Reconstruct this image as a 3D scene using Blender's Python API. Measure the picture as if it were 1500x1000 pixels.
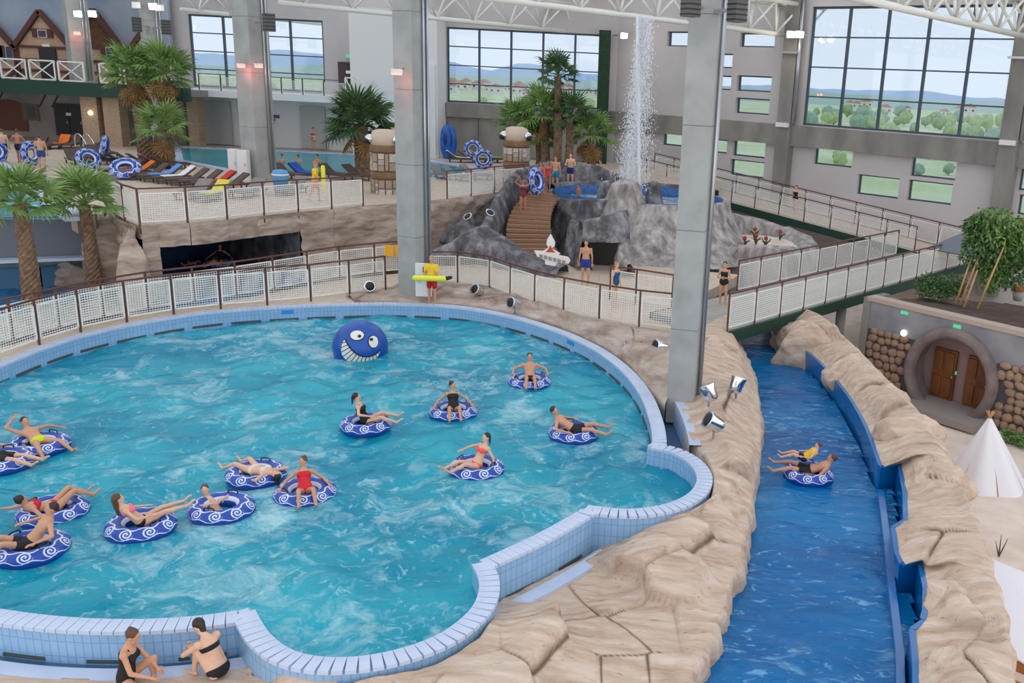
import bpy, bmesh, math, random
import numpy as np
from mathutils import Vector, Matrix, noise
random.seed(7); np.random.seed(7)
for o in list(bpy.data.objects): bpy.data.objects.remove(o)
S = bpy.context.scene; COL = S.collection

# ---------------------------------------------------------------- camera
F, PX, PY, H = 1361., 942., 500., 8.6
TH, RO = math.radians(15.66), math.radians(2.86)
_d = Vector((0, math.cos(TH), -math.sin(TH))); _r0 = Vector((1, 0, 0)); _u0 = Vector((0, math.sin(TH), math.cos(TH)))
_r = math.cos(RO)*_r0 + math.sin(RO)*_u0; _u = math.cos(RO)*_u0 - math.sin(RO)*_r0
cam = bpy.data.cameras.new('camera'); cam.sensor_width = 36; cam.lens = F/1500*36
cam.shift_x = (750-PX)/1500; cam.shift_y = 0; cam.clip_end = 4000
co = bpy.data.objects.new('camera', cam); COL.objects.link(co); S.camera = co
co.matrix_world = Matrix(((_r.x, _u.x, -_d.x, 0), (_r.y, _u.y, -_d.y, 0), (_r.z, _u.z, -_d.z, H), (0, 0, 0, 1)))
def ray(x, y): return _d + _r*((x-PX)/F) - _u*((y-PY)/F)
def at(x, y, z):
    v = ray(x, y); t = (z-H)/v.z; return Vector((v.x*t, v.y*t, z))
def atY(x, y, Y):
    v = ray(x, y); t = Y/v.y; return Vector((v.x*t, Y, H+v.z*t))
def onwall(x, y, p, dr):          # pixel ray met with the vertical plane through p along dr
    v = ray(x, y); n = Vector((-dr[1], dr[0])); t = (n.x*p[0]+n.y*p[1])/(n.x*v.x+n.y*v.y)
    return Vector((v.x*t, v.y*t, H+v.z*t))

# ---------------------------------------------------------------- world, exposure, light
w = bpy.data.worlds.new('sky'); S.world = w; w.use_nodes = True
nt = w.node_tree; nt.nodes.clear()
tc = nt.nodes.new('ShaderNodeTexCoord'); sx = nt.nodes.new('ShaderNodeSeparateXYZ'); cr = nt.nodes.new('ShaderNodeValToRGB')
bg = nt.nodes.new('ShaderNodeBackground'); ou = nt.nodes.new('ShaderNodeOutputWorld')
cr.color_ramp.elements[0].position = 0.0; cr.color_ramp.elements[0].color = (.97, .985, 1, 1)
cr.color_ramp.elements[1].position = .6; cr.color_ramp.elements[1].color = (.84, .90, 1, 1)
nt.links.new(tc.outputs['Generated'], sx.inputs[0]); nt.links.new(sx.outputs['Z'], cr.inputs[0])
nt.links.new(cr.outputs[0], bg.inputs[0]); nt.links.new(bg.outputs[0], ou.inputs[0]); bg.inputs[1].default_value = 1.7
S.view_settings.view_transform = 'Standard'; S.view_settings.look = 'None'; S.view_settings.gamma = 1
S.view_settings.exposure = 0.0; S.view_settings.use_curve_mapping = False

# ---------------------------------------------------------------- materials
MAT = {}
def mat(name, c, rough=.6, c2=None, ns=3., bump=0., bs=20., metal=0., stretch=(1, 1, 1), spec=.5, lo=.35, hi=.65, emit=None, es=1., coat=0., detail=4):
    if name in MAT: return MAT[name]
    m = bpy.data.materials.new(name); m.use_nodes = True; n = m.node_tree; b = n.nodes['Principled BSDF']
    b.inputs['Base Color'].default_value = (*c, 1); b.inputs['Roughness'].default_value = rough
    b.inputs['Metallic'].default_value = metal; b.inputs['Specular IOR Level'].default_value = spec; b.inputs['Coat Weight'].default_value = coat
    if emit: b.inputs['Emission Color'].default_value = (*emit, 1); b.inputs['Emission Strength'].default_value = es
    if c2 or bump:
        t = n.nodes.new('ShaderNodeTexCoord'); mp = n.nodes.new('ShaderNodeMapping'); mp.inputs['Scale'].default_value = stretch
        n.links.new(t.outputs['Object'], mp.inputs[0])
    if c2:
        z = n.nodes.new('ShaderNodeTexNoise'); z.inputs['Scale'].default_value = ns; z.inputs['Detail'].default_value = detail
        r = n.nodes.new('ShaderNodeValToRGB'); r.color_ramp.elements[0].position = lo; r.color_ramp.elements[1].position = hi
        r.color_ramp.elements[0].color = (*c, 1); r.color_ramp.elements[1].color = (*c2, 1)
        n.links.new(mp.outputs[0], z.inputs['Vector']); n.links.new(z.outputs['Fac'], r.inputs[0]); n.links.new(r.outputs[0], b.inputs['Base Color'])
    if bump:
        z2 = n.nodes.new('ShaderNodeTexNoise'); z2.inputs['Scale'].default_value = bs; z2.inputs['Detail'].default_value = 5
        bp = n.nodes.new('ShaderNodeBump'); bp.inputs['Strength'].default_value = bump; bp.inputs['Distance'].default_value = .05
        n.links.new(mp.outputs[0], z2.inputs['Vector']); n.links.new(z2.outputs['Fac'], bp.inputs['Height']); n.links.new(bp.outputs[0], b.inputs['Normal'])
    MAT[name] = m; return m
def N(m, t, **k):
    x = m.node_tree.nodes.new(t)
    for a, v in k.items():
        if a in x.inputs: x.inputs[a].default_value = v
        else: setattr(x, a, v)
    return x
def ramp(m, pts):
    r = N(m, 'ShaderNodeValToRGB'); e = r.color_ramp.elements
    while len(e) < len(pts): e.new(.5)
    for q, (p, c) in zip(e, pts): q.position = p; q.color = (*c, 1)
    return r
def mathn(m, op, a, b=None):
    x = N(m, 'ShaderNodeMath', operation=op); L = m.node_tree.links
    for i, v in enumerate((a, b)):
        if v is None: continue
        if isinstance(v, (int, float)): x.inputs[i].default_value = v
        else: L.new(v, x.inputs[i])
    return x.outputs[0]

def rock_mat(name, cols, dark, rot=(0, 0, .7), st=(1.0, 5., 5.), sc=1.1, crack=.45, bumpy=.22):
    m = bpy.data.materials.new(name); m.use_nodes = True; L = m.node_tree.links; b = m.node_tree.nodes['Principled BSDF']
    t = N(m, 'ShaderNodeTexCoord'); mp = N(m, 'ShaderNodeMapping'); mp.inputs['Rotation'].default_value = rot; mp.inputs['Scale'].default_value = st
    warp = N(m, 'ShaderNodeTexNoise', Scale=.8, Detail=2.); L.new(t.outputs['Object'], warp.inputs['Vector'])
    vm = N(m, 'ShaderNodeVectorMath', operation='MULTIPLY_ADD'); L.new(warp.outputs['Color'], vm.inputs[0]); vm.inputs[1].default_value = (.6, .6, .6); L.new(t.outputs['Object'], vm.inputs[2])
    L.new(vm.outputs[0], mp.inputs[0])
    a = N(m, 'ShaderNodeTexNoise', Scale=sc, Detail=6., Roughness=.6); L.new(mp.outputs[0], a.inputs['Vector'])
    r = ramp(m, [(.28, cols[0]), (.45, cols[1]), (.58, cols[2]), (.75, cols[3])]); L.new(a.outputs['Fac'], r.inputs[0])
    s = N(m, 'ShaderNodeTexNoise', Scale=sc*3.2, Detail=3., Roughness=.7); L.new(mp.outputs[0], s.inputs['Vector'])
    sr = ramp(m, [(.30, (1, 1, 1)), (.37, (0, 0, 0))]); L.new(s.outputs['Fac'], sr.inputs[0])
    k = mathn(m, 'MULTIPLY', sr.outputs[0], crack)
    mx = N(m, 'ShaderNodeMix', data_type='RGBA'); L.new(k, mx.inputs['Factor']); L.new(r.outputs[0], mx.inputs['A']); mx.inputs['B'].default_value = (*dark, 1)
    at_ = N(m, 'ShaderNodeAttribute', attribute_name='crack'); mx2 = N(m, 'ShaderNodeMix', data_type='RGBA'); L.new(at_.outputs['Fac'], mx2.inputs['Factor']); L.new(mx.outputs['Result'], mx2.inputs['A']); mx2.inputs['B'].default_value = (*dark, 1); mx = mx2
    L.new(mx.outputs['Result'], b.inputs['Base Color']); b.inputs['Roughness'].default_value = .75; b.inputs['Specular IOR Level'].default_value = .3
    bp = N(m, 'ShaderNodeBump', Strength=bumpy, Distance=.06); L.new(s.outputs['Fac'], bp.inputs['Height']); L.new(bp.outputs[0], b.inputs['Normal'])
    MAT[name] = m; return m
def tile_mat(name, c, mortar, sx_, sz_, rough=.25):      # grid of tiles on uv metres
    m = bpy.data.materials.new(name); m.use_nodes = True; L = m.node_tree.links; b = m.node_tree.nodes['Principled BSDF']
    u = N(m, 'ShaderNodeUVMap'); br = N(m, 'ShaderNodeTexBrick', offset=0.0, Scale=1.)
    br.inputs['Color1'].default_value = (*c, 1); br.inputs['Color2'].default_value = (*[min(1, v*1.1) for v in c], 1); br.inputs['Mortar'].default_value = (*mortar, 1)
    br.inputs['Brick Width'].default_value = sx_; br.inputs['Row Height'].default_value = sz_; br.inputs['Mortar Size'].default_value = .008
    L.new(u.outputs[0], br.inputs['Vector']); L.new(br.outputs['Color'], b.inputs['Base Color']); b.inputs['Roughness'].default_value = rough
    MAT[name] = m; return m
def brick_mat(name, c1, c2, mortar, sc, w_=.5, h_=.25, rough=.6, rot=(0, 0, 0), off=.5, ms=.02):
    m = bpy.data.materials.new(name); m.use_nodes = True; L = m.node_tree.links; b = m.node_tree.nodes['Principled BSDF']
    t = N(m, 'ShaderNodeTexCoord'); mp = N(m, 'ShaderNodeMapping'); mp.inputs['Rotation'].default_value = rot; L.new(t.outputs['Object'], mp.inputs[0])
    br = N(m, 'ShaderNodeTexBrick', offset=off, Scale=sc); br.inputs['Brick Width'].default_value = w_; br.inputs['Row Height'].default_value = h_; br.inputs['Mortar Size'].default_value = ms
    for k_, c in (('Color1', c1), ('Color2', c2), ('Mortar', mortar)): br.inputs[k_].default_value = (*c, 1)
    L.new(mp.outputs[0], br.inputs['Vector']); L.new(br.outputs['Color'], b.inputs['Base Color']); b.inputs['Roughness'].default_value = rough
    MAT[name] = m; return m
def water_mat(name, deep, mid, foam, sc, foam_lo, foam_hi, st=(1, 1, 1), rot=0., tr=.3, bump=.5, bsc=2.2, rough=.06, fleck=0.):
    m = bpy.data.materials.new(name); m.use_nodes = True; L = m.node_tree.links; n = m.node_tree; b = n.nodes['Principled BSDF']; out = n.nodes['Material Output']
    t = N(m, 'ShaderNodeTexCoord'); mp = N(m, 'ShaderNodeMapping'); mp.inputs['Scale'].default_value = st; mp.inputs['Rotation'].default_value = (0, 0, rot); L.new(t.outputs['Object'], mp.inputs[0])
    a = N(m, 'ShaderNodeTexNoise', Scale=.28, Detail=3.); L.new(mp.outputs[0], a.inputs['Vector'])
    r = ramp(m, [(.35, deep), (.65, mid)]); L.new(a.outputs['Fac'], r.inputs[0])
    warp = N(m, 'ShaderNodeTexNoise', Scale=1.1, Detail=3.); L.new(mp.outputs[0], warp.inputs['Vector'])
    vm = N(m, 'ShaderNodeVectorMath', operation='MULTIPLY_ADD'); L.new(warp.outputs['Color'], vm.inputs[0]); vm.inputs[1].default_value = (.9, .9, .9); L.new(mp.outputs[0], vm.inputs[2])
    f = N(m, 'ShaderNodeTexNoise', Scale=sc, Detail=8., Roughness=.68, Distortion=.6); L.new(vm.outputs[0], f.inputs['Vector'])
    f2 = N(m, 'ShaderNodeTexNoise', Scale=.22, Detail=2.); L.new(mp.outputs[0], f2.inputs['Vector'])
    s = mathn(m, 'ADD', f.outputs['Fac'], mathn(m, 'MULTIPLY', mathn(m, 'SUBTRACT', f2.outputs['Fac'], .5), .55))
    fr = ramp(m, [(foam_lo, (0, 0, 0)), (foam_hi, (1, 1, 1))]); L.new(s, fr.inputs[0])
    mx = N(m, 'ShaderNodeMix', data_type='RGBA'); L.new(fr.outputs[0], mx.inputs['Factor']); L.new(r.outputs[0], mx.inputs['A']); mx.inputs['B'].default_value = (*foam, 1)
    if fleck:
        k3 = N(m, 'ShaderNodeTexNoise', Scale=3.4, Detail=3., Distortion=1.5); L.new(vm.outputs[0], k3.inputs['Vector'])
        s3 = mathn(m, 'ADD', k3.outputs['Fac'], mathn(m, 'MULTIPLY', mathn(m, 'SUBTRACT', f2.outputs['Fac'], .5), .35))
        r3 = ramp(m, [(.60, (0, 0, 0)), (.70, (1, 1, 1))]); L.new(s3, r3.inputs[0]); mx3 = N(m, 'ShaderNodeMix', data_type='RGBA'); L.new(mathn(m, 'MULTIPLY', r3.outputs[0], fleck), mx3.inputs['Factor']); L.new(mx.outputs['Result'], mx3.inputs['A']); mx3.inputs['B'].default_value = (*[min(1, v*1.1) for v in foam], 1); mx = mx3
    L.new(mx.outputs['Result'], b.inputs['Base Color']); b.inputs['Roughness'].default_value = rough; b.inputs['IOR'].default_value = 1.33
    bn = N(m, 'ShaderNodeTexNoise', Scale=bsc, Detail=5., Distortion=.8); L.new(mp.outputs[0], bn.inputs['Vector'])
    bp = N(m, 'ShaderNodeBump', Strength=bump, Distance=.12); L.new(bn.outputs['Fac'], bp.inputs['Height']); L.new(bp.outputs[0], b.inputs['Normal'])
    tb = N(m, 'ShaderNodeBsdfTransparent'); tb.inputs[0].default_value = (*[min(1, .35+v) for v in mid], 1)
    ms = N(m, 'ShaderNodeMixShader'); ms.inputs[0].default_value = tr
    L.new(b.outputs[0], ms.inputs[1]); L.new(tb.outputs[0], ms.inputs[2]); L.new(ms.outputs[0], out.inputs[0])
    MAT[name] = m; return m
def glass_mat(name, tint, gl=.06):
    m = bpy.data.materials.new(name); m.use_nodes = True; L = m.node_tree.links; n = m.node_tree; n.nodes.remove(n.nodes['Principled BSDF']); out = n.nodes['Material Output']
    tb = N(m, 'ShaderNodeBsdfTransparent'); tb.inputs[0].default_value = (*tint, 1); g = N(m, 'ShaderNodeBsdfGlossy', Roughness=.02)
    ms = N(m, 'ShaderNodeMixShader'); ms.inputs[0].default_value = gl
    L.new(tb.outputs[0], ms.inputs[1]); L.new(g.outputs[0], ms.inputs[2]); L.new(ms.outputs[0], out.inputs[0]); MAT[name] = m; return m

# ---------------------------------------------------------------- mesh helpers
class MB:
    def __init__(s): s.v = []; s.f = []; s.m = []; s.cm = 0; s.uv = None
    def add(s, v, f):
        o = len(s.v); s.v += [tuple(p) for p in v]; s.f += [tuple(i+o for i in q) for q in f]; s.m += [s.cm]*len(f); return s
    def box(s, c, d, rz=0., M=None):
        hx, hy, hz = d[0]/2, d[1]/2, d[2]/2; c = Vector(c); R = Matrix.Rotation(rz, 3, 'Z') if M is None else M
        v = [c + R @ Vector((x*hx, y*hy, z*hz)) for z in (-1, 1) for x, y in ((-1, -1), (1, -1), (1, 1), (-1, 1))]
        return s.add(v, [(3, 2, 1, 0), (4, 5, 6, 7), (0, 1, 5, 4), (1, 2, 6, 5), (2, 3, 7, 6), (3, 0, 4, 7)])
    def bar(s, a, b, w, h=None, up=(0, 0, 1)):
        a, b = Vector(a), Vector(b); h = h or w; d = (b-a); l = d.length
        if l < 1e-6: return s
        d /= l; up = Vector(up)
        if abs(d.dot(up)) > .98: up = Vector((1, 0, 0))
        x = d.cross(up).normalized(); z = x.cross(d); M = Matrix((x, d, z)).transposed()
        return s.box((a+b)/2, (w, l, h), M=M)
    def tube(s, pts, r, seg=8, cap=True):
        pts = [Vector(p) for p in pts]; rs = r if hasattr(r, '__len__') else [r]*len(pts); v = []; f = []
        up = Vector((0, 0, 1)); n = len(pts); x = None
        for i, p in enumerate(pts):
            d = (pts[min(i+1, n-1)]-pts[max(i-1, 0)]).normalized()
            if x is None:
                x = d.cross(up if abs(d.z) < .95 else Vector((1, 0, 0))).normalized()
            else: x = (x - d*x.dot(d)).normalized()
            y = d.cross(x)
            for k in range(seg):
                a = 2*math.pi*k/seg; v.append(p + (x*math.cos(a)+y*math.sin(a))*rs[i])
        for i in range(n-1):
            for k in range(seg):
                k2 = (k+1) % seg; f.append((i*seg+k, i*seg+k2, (i+1)*seg+k2, (i+1)*seg+k))
        if cap: f.append(tuple(range(seg))[::-1]); f.append(tuple((n-1)*seg+k for k in range(seg)))
        return s.add(v, f)
    def capsule(s, a, b, ra, rb, seg=10):
        a, b = Vector(a), Vector(b); d = b-a; l = d.length; d = d/l if l > 1e-6 else Vector((0, 0, 1))
        P = [a-d*ra*.97, a-d*ra*.7, a]; R = [ra*.2, ra*.72, ra]; P += [b, b+d*rb*.7, b+d*rb*.97]; R += [rb, rb*.72, rb*.2]
        return s.tube(P, R, seg)
    def ell(s, c, r, M=None, seg=14, rings=9):
        c = Vector(c); M = M or Matrix.Identity(3); v = []; f = []
        for i in range(rings+1):
            t = math.pi*i/rings
            for k in range(seg):
                a = 2*math.pi*k/seg; v.append(c + M @ Vector((r[0]*math.sin(t)*math.cos(a), r[1]*math.sin(t)*math.sin(a), r[2]*math.cos(t))))
        for i in range(rings):
            for k in range(seg):
                k2 = (k+1) % seg; f.append((i*seg+k, (i+1)*seg+k, (i+1)*seg+k2, i*seg+k2))
        return s.add(v, f)
    def lathe(s, c, prof, seg=24, sx=1., sy=1.):
        c = Vector(c); v = []; f = []
        for r, z in prof:
            for k in range(seg):
                a = 2*math.pi*k/seg; v.append((c.x+r*sx*math.cos(a), c.y+r*sy*math.sin(a), c.z+z))
        for i in range(len(prof)-1):
            for k in range(seg):
                k2 = (k+1) % seg; f.append((i*seg+k, i*seg+k2, (i+1)*seg+k2, (i+1)*seg+k))
        f.append(tuple(range(seg))[::-1]); f.append(tuple((len(prof)-1)*seg+k for k in range(seg)))
        return s.add(v, f)
    def prism(s, poly, z0, z1):
        n = len(poly); v = [(p[0], p[1], z0) for p in poly]+[(p[0], p[1], z1) for p in poly]
        f = [tuple(range(n))[::-1], tuple(range(n, 2*n))]+[(i, (i+1) % n, (i+1) % n+n, i+n) for i in range(n)]
        return s.add(v, f)
    def extr(s, poly, off):      # planar polygon in 3D extruded by a vector
        n = len(poly); off = Vector(off); v = [Vector(p) for p in poly]; v += [p+off for p in v]
        return s.add(v, [tuple(range(n))[::-1], tuple(range(n, 2*n))]+[(i, (i+1) % n, (i+1) % n+n, i+n) for i in range(n)])
    def mesh(s, name, mats, smooth=False):
        me = bpy.data.meshes.new(name); me.from_pydata([tuple(p) for p in s.v], [], s.f)
        for m in (mats if isinstance(mats, (list, tuple)) else [mats]): me.materials.append(m)
        if any(s.m): me.polygons.foreach_set('material_index', s.m)
        if smooth: me.polygons.foreach_set('use_smooth', [True]*len(me.polygons))
        if s.uv:
            l = me.uv_layers.new(name='UVMap'); l.data.foreach_set('uv', [c for p in s.uv for c in p])
        me.update(); return me
    def build(s, name, mats, parent=None, smooth=False, local=False, fix=True):
        me = s.mesh(name, mats, smooth)
        if fix:
            bm = bmesh.new(); bm.from_mesh(me); bmesh.ops.recalc_face_normals(bm, faces=bm.faces); bm.to_mesh(me); bm.free()
        return link(name, me, parent, local)
def link(name, me, parent=None, local=False):
    o = bpy.data.objects.new(name, me); COL.objects.link(o)
    if parent is not None:
        o.parent = parent
        if not local: o.matrix_parent_inverse = parent.matrix_basis.inverted()
    return o
def tag(o, label=None, cat=None, group=None, kind=None):
    if label: o['label'] = label
    if cat: o['category'] = cat
    if group: o['group'] = group
    if kind: o['kind'] = kind
    return o
def thing(name, label, cat, loc=(0, 0, 0), rz=0., group=None, kind=None):
    o = bpy.data.objects.new(name, None); COL.objects.link(o); o.empty_display_size = .2
    o.matrix_basis = Matrix.Translation(Vector(loc)) @ Matrix.Rotation(rz, 4, 'Z'); return tag(o, label, cat, group, kind)
def inst(name, me, parent, M):           # shared-mesh part placed by a matrix local to its parent
    o = bpy.data.objects.new(name, me); COL.objects.link(o); o.parent = parent; o.matrix_basis = M; return o
def copy_tree(o, parent=None):
    c = o.copy(); COL.objects.link(c); c.parent = parent
    for ch in list(o.children): copy_tree(ch, c)
    return c
def T(*a): return Matrix.Translation(Vector(a if len(a) == 3 else a[0]))
def RZ(a): return Matrix.Rotation(a, 4, 'Z')
def SC(x, y, z): return Matrix.Diagonal((x, y, z, 1))
def fr(p, sc, o=4): return noise.fractal(Vector(p)*sc, .9, 2., o)
def resample(pts, step, closed=False):
    P = [Vector(p) for p in pts]; P = P+[P[0]] if closed else P; out = []
    L = [0]
    for a, b in zip(P, P[1:]): L.append(L[-1]+(b-a).length)
    n = max(2, int(round(L[-1]/step))); j = 0
    for i in range(n + (0 if closed else 1)):
        t = L[-1]*i/n
        while j < len(L)-2 and L[j+1] < t: j += 1
        out.append(P[j].lerp(P[j+1], (t-L[j])/max(1e-9, L[j+1]-L[j])))
    return out
def smoothline(pts, k=6):
    P = [Vector(p) for p in pts]; out = []
    for i in range(len(P)-1):
        p0, p1, p2, p3 = P[max(i-1, 0)], P[i], P[i+1], P[min(i+2, len(P)-1)]
        for j in range(k):
            t = j/k; out.append(.5*((2*p1)+(p2-p0)*t+(2*p0-5*p1+4*p2-p3)*t*t+(3*p1-p0-3*p2+p3)*t**3))
    return out+[P[-1]]
def offset(poly, d, closed=True):          # offset a 2D polyline to its right-hand side
    n = len(poly); out = []
    for i in range(n):
        a = poly[(i-1) % n] if closed or i else poly[i]; b = poly[(i+1) % n] if closed or i < n-1 else poly[i]
        t = Vector((b[0]-a[0], b[1]-a[1])).normalized(); out.append(Vector((poly[i][0]+t.y*d, poly[i][1]-t.x*d, poly[i][2] if len(poly[i]) > 2 else 0)))
    return out
def inpoly(x, y, P):
    c = False; j = len(P)-1
    for i in range(len(P)):
        if (P[i][1] > y) != (P[j][1] > y) and x < (P[j][0]-P[i][0])*(y-P[i][1])/(P[j][1]-P[i][1])+P[i][0]: c = not c
        j = i
    return c
def fill(poly, z, name, m, parent=None):     # flat cap, any simple polygon
    me = bpy.data.meshes.new(name); bm = bmesh.new()
    vs = [bm.verts.new((p[0], p[1], z if z is not None else p[2])) for p in poly]; f = bm.faces.new(vs); bm.normal_update()
    bmesh.ops.triangulate(bm, faces=[f])
    for q in bm.faces:
        if q.normal.z < 0: q.normal_flip()
    bm.to_mesh(me); bm.free(); me.materials.append(m); return link(name, me, parent)
def slab(poly, z0, z1, name, m, parent=None):
    me = bpy.data.meshes.new(name); bm = bmesh.new(); n = len(poly)
    A = [bm.verts.new((p[0], p[1], z1)) for p in poly]; B = [bm.verts.new((p[0], p[1], z0)) for p in poly]
    fs = [bm.faces.new(A), bm.faces.new(B[::-1])]+[bm.faces.new((A[(i+1) % n], A[i], B[i], B[(i+1) % n])) for i in range(n)]
    bm.normal_update(); bmesh.ops.triangulate(bm, faces=fs[:2]); bmesh.ops.recalc_face_normals(bm, faces=bm.faces)
    bm.to_mesh(me); bm.free(); me.materials.append(m); return link(name, me, parent)
def grid_mesh(P, name, mats, parent=None, smooth=True, wrap=False):    # P[i][j] points
    n, m = len(P), len(P[0]); b = MB(); b.v = [tuple(p) for row in P for p in row]
    for i in range(n-1):
        for j in range(m if wrap else m-1): b.f.append((i*m+j, (i+1)*m+j, (i+1)*m+(j+1) % m, i*m+(j+1) % m))
    b.m = [0]*len(b.f); return b.build(name, mats, parent, smooth)

# ---- palette
def srgb(r, g, b): return tuple((v/255/12.92 if v/255 <= .04045 else ((v/255+.055)/1.055)**2.4) for v in (r, g, b))
SAND = rock_mat('sandstone', [srgb(170, 144, 124), srgb(194, 170, 150), srgb(206, 186, 168), srgb(218, 204, 192)], srgb(98, 74, 58), st=(.55, 3.4, 3.4), sc=1.3, crack=.55, bumpy=.3)
FASC = rock_mat('fascia_rock', [srgb(128, 108, 96), srgb(165, 146, 132), srgb(184, 168, 156), srgb(204, 192, 182)], srgb(88, 70, 62), rot=(.2, .1, .4), st=(1, 1, 5), sc=.9)
GREY = rock_mat('volcano_rock', [srgb(62, 60, 64), srgb(92, 90, 94), srgb(128, 126, 130), srgb(178, 176, 180)], srgb(40, 38, 40), rot=(0, .3, .5), st=(1.5, 1.5, 1.2), sc=1.2, crack=.35)
PALE = rock_mat('crater_rock', [srgb(108, 98, 92), srgb(146, 138, 134), srgb(176, 170, 168), srgb(204, 202, 204)], srgb(84, 64, 52), rot=(0, 0, .2), st=(3., 3., .8), sc=.8, crack=.55)
CONC = mat('concrete', srgb(150, 152, 150), .8, srgb(172, 174, 172), 1.2, .15, 6, lo=.3, hi=.7)
CONCD = mat('concrete_dark', srgb(122, 118, 114), .85, srgb(146, 142, 136), .8, .1, 5, stretch=(1, 1, .4))
WHITE = mat('wall_white', srgb(228, 226, 226), .8)
WGREY = mat('wall_grey', srgb(190, 183, 183), .85, srgb(198, 191, 191), .4)
STEEL = mat('white_steel', srgb(232, 232, 226), .4)
BROWN = mat('rail_brown', srgb(96, 56, 46), .45)
MESHW = mat('panel_white', srgb(235, 234, 228), .5)
ALU = mat('aluminium', srgb(178, 182, 188), .3, metal=.8)
DKFR = mat('window_frame', srgb(62, 76, 90), .4)
BLACK = mat('black', srgb(24, 24, 28), .5)
DGREEN = mat('fascia_green', srgb(24, 62, 48), .6)
GLASS = glass_mat('facade_glass', (.66, .71, .76), .04)
DECK = brick_mat('deck_tiles', srgb(214, 196, 176), srgb(206, 186, 166), srgb(186, 168, 150), 1., .4, .4, .45, off=0., ms=.012)
UDECK = brick_mat('upper_deck_tiles', srgb(206, 188, 170), srgb(196, 177, 158), srgb(172, 154, 138), 1., .6, .3, .5, ms=.014, rot=(0, 0, .7))
TILE = tile_mat('pool_tiles', srgb(142, 180, 216), srgb(120, 158, 196), .125, .25)
COPE = mat('coping_tile', srgb(198, 210, 232), .35, srgb(184, 198, 224), 2.)
POOLW = water_mat('wave_pool_water', srgb(0, 146, 176), srgb(48, 190, 208), srgb(196, 238, 244), 1.15, .50, .74, fleck=.5)
RIVW = water_mat('river_water', srgb(0, 98, 164), srgb(8, 132, 198), srgb(140, 204, 236), 1.5, .60, .80, st=(.6, 1.3, 1), rot=.4, tr=.2, bump=.7, fleck=.6)  # pale streaks and flecks paint white glints into the river colour
UPW = water_mat('upper_pool_water', srgb(48, 168, 190), srgb(84, 192, 206), srgb(160, 224, 232), 1., .7, .9, bump=.15)
CHAN = mat('channel_blue', srgb(0, 92, 160), .25, srgb(6, 108, 176), .6, coat=.3)

# ================================================================ STRUCTURE
A = Vector((-.69, .724, 0)).normalized(); B = Vector((A.y, -A.x, 0))     # building axis and its perpendicular
ZUP, ZW, ZRIV, ZLOW = 2.85, .5, -.6, -2.2
def st(o): o['kind'] = 'structure'; return o
def np_in(X, Y, P):
    c = np.zeros(X.shape, bool); j = len(P)-1
    for i in range(len(P)):
        xi, yi, xj, yj = P[i][0], P[i][1], P[j][0], P[j][1]
        if yi != yj: c ^= ((yi > Y) != (yj > Y)) & (X < (xj-xi)*(Y-yi)/(yj-yi)+xi)
        j = i
    return c
def water_sheet(name, poly, z, step, amp, m, label, sc=1.):
    xs = [p[0] for p in poly]; ys = [p[1] for p in poly]; gx = np.arange(min(xs)-step, max(xs)+step, step); gy = np.arange(min(ys)-step, max(ys)+step, step)
    X, Y = np.meshgrid(gx, gy, indexing='ij'); k = sc
    Z = amp*(.5*np.sin(k*(1.1*X+.5*Y)+.6*np.sin(k*.9*Y))+.4*np.sin(k*(.7*Y-1.4*X)+1.2*np.sin(k*.6*X))+.25*np.sin(k*(2.9*X+2.3*Y)+np.sin(1.7*k*Y))+.2*np.sin(k*(3.7*Y-2.1*X)+np.sin(2.3*k*X)))
    ins = np_in(X, Y, poly); idx = -np.ones(X.shape, int); idx[ins] = np.arange(ins.sum())
    v = np.stack([X[ins], Y[ins], Z[ins]+z], 1); a, b, c, d = idx[:-1, :-1], idx[1:, :-1], idx[1:, 1:], idx[:-1, 1:]
    ok = (a >= 0) & (b >= 0) & (c >= 0) & (d >= 0); f = np.stack([a[ok], b[ok], c[ok], d[ok]], 1)
    me = bpy.data.meshes.new(name); me.from_pydata(v.tolist(), [], f.tolist()); me.materials.append(m); me.polygons.foreach_set('use_smooth', [True]*len(f))
    return tag(link(name, me), label, 'water', kind='stuff')

# ---- wave pool: inner edge of its rim, clockwise from the far left
ZR = .45
def rimpts(l, z): return [at(x, y, z) for x, y in l]
arc1 = smoothline(rimpts([(-160, 640), (-90, 580), (0, 537), (100, 499), (200, 475), (300, 459), (400, 451), (500, 447), (580, 446), (650, 449), (700, 455), (760, 468), (820, 488), (870, 512), (910, 542), (938, 578), (953, 618), (957, 648)], ZR))
arc2 = smoothline(rimpts([(947, 655), (985, 663), (1012, 680), (1022, 702), (1008, 724), (970, 740), (915, 746), (852, 739)], ZR))
arc3 = smoothline(rimpts([(850, 748), (785, 784), (702, 822)], ZR))
arc4 = smoothline(rimpts([(692, 824), (703, 850), (700, 876), (684, 900), (645, 929), (590, 950), (530, 962), (470, 963), (425, 952), (395, 930), (378, 905), (368, 885)], ZR))
arc5 = smoothline(rimpts([(362, 893), (290, 903), (200, 908), (100, 905), (0, 893), (-120, 870), (-260, 820)], ZR))
POOL = arc1+arc2+arc3+arc4+arc5
wp = thing('wave_pool', 'large wave pool with pale blue tiled rim and scalloped near edge', 'pool', at(560, 650, -1.3))
W_ = .30
inner = resample(POOL, .2, True); outer = offset(inner, -W_); n_ = len(inner)
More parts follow.
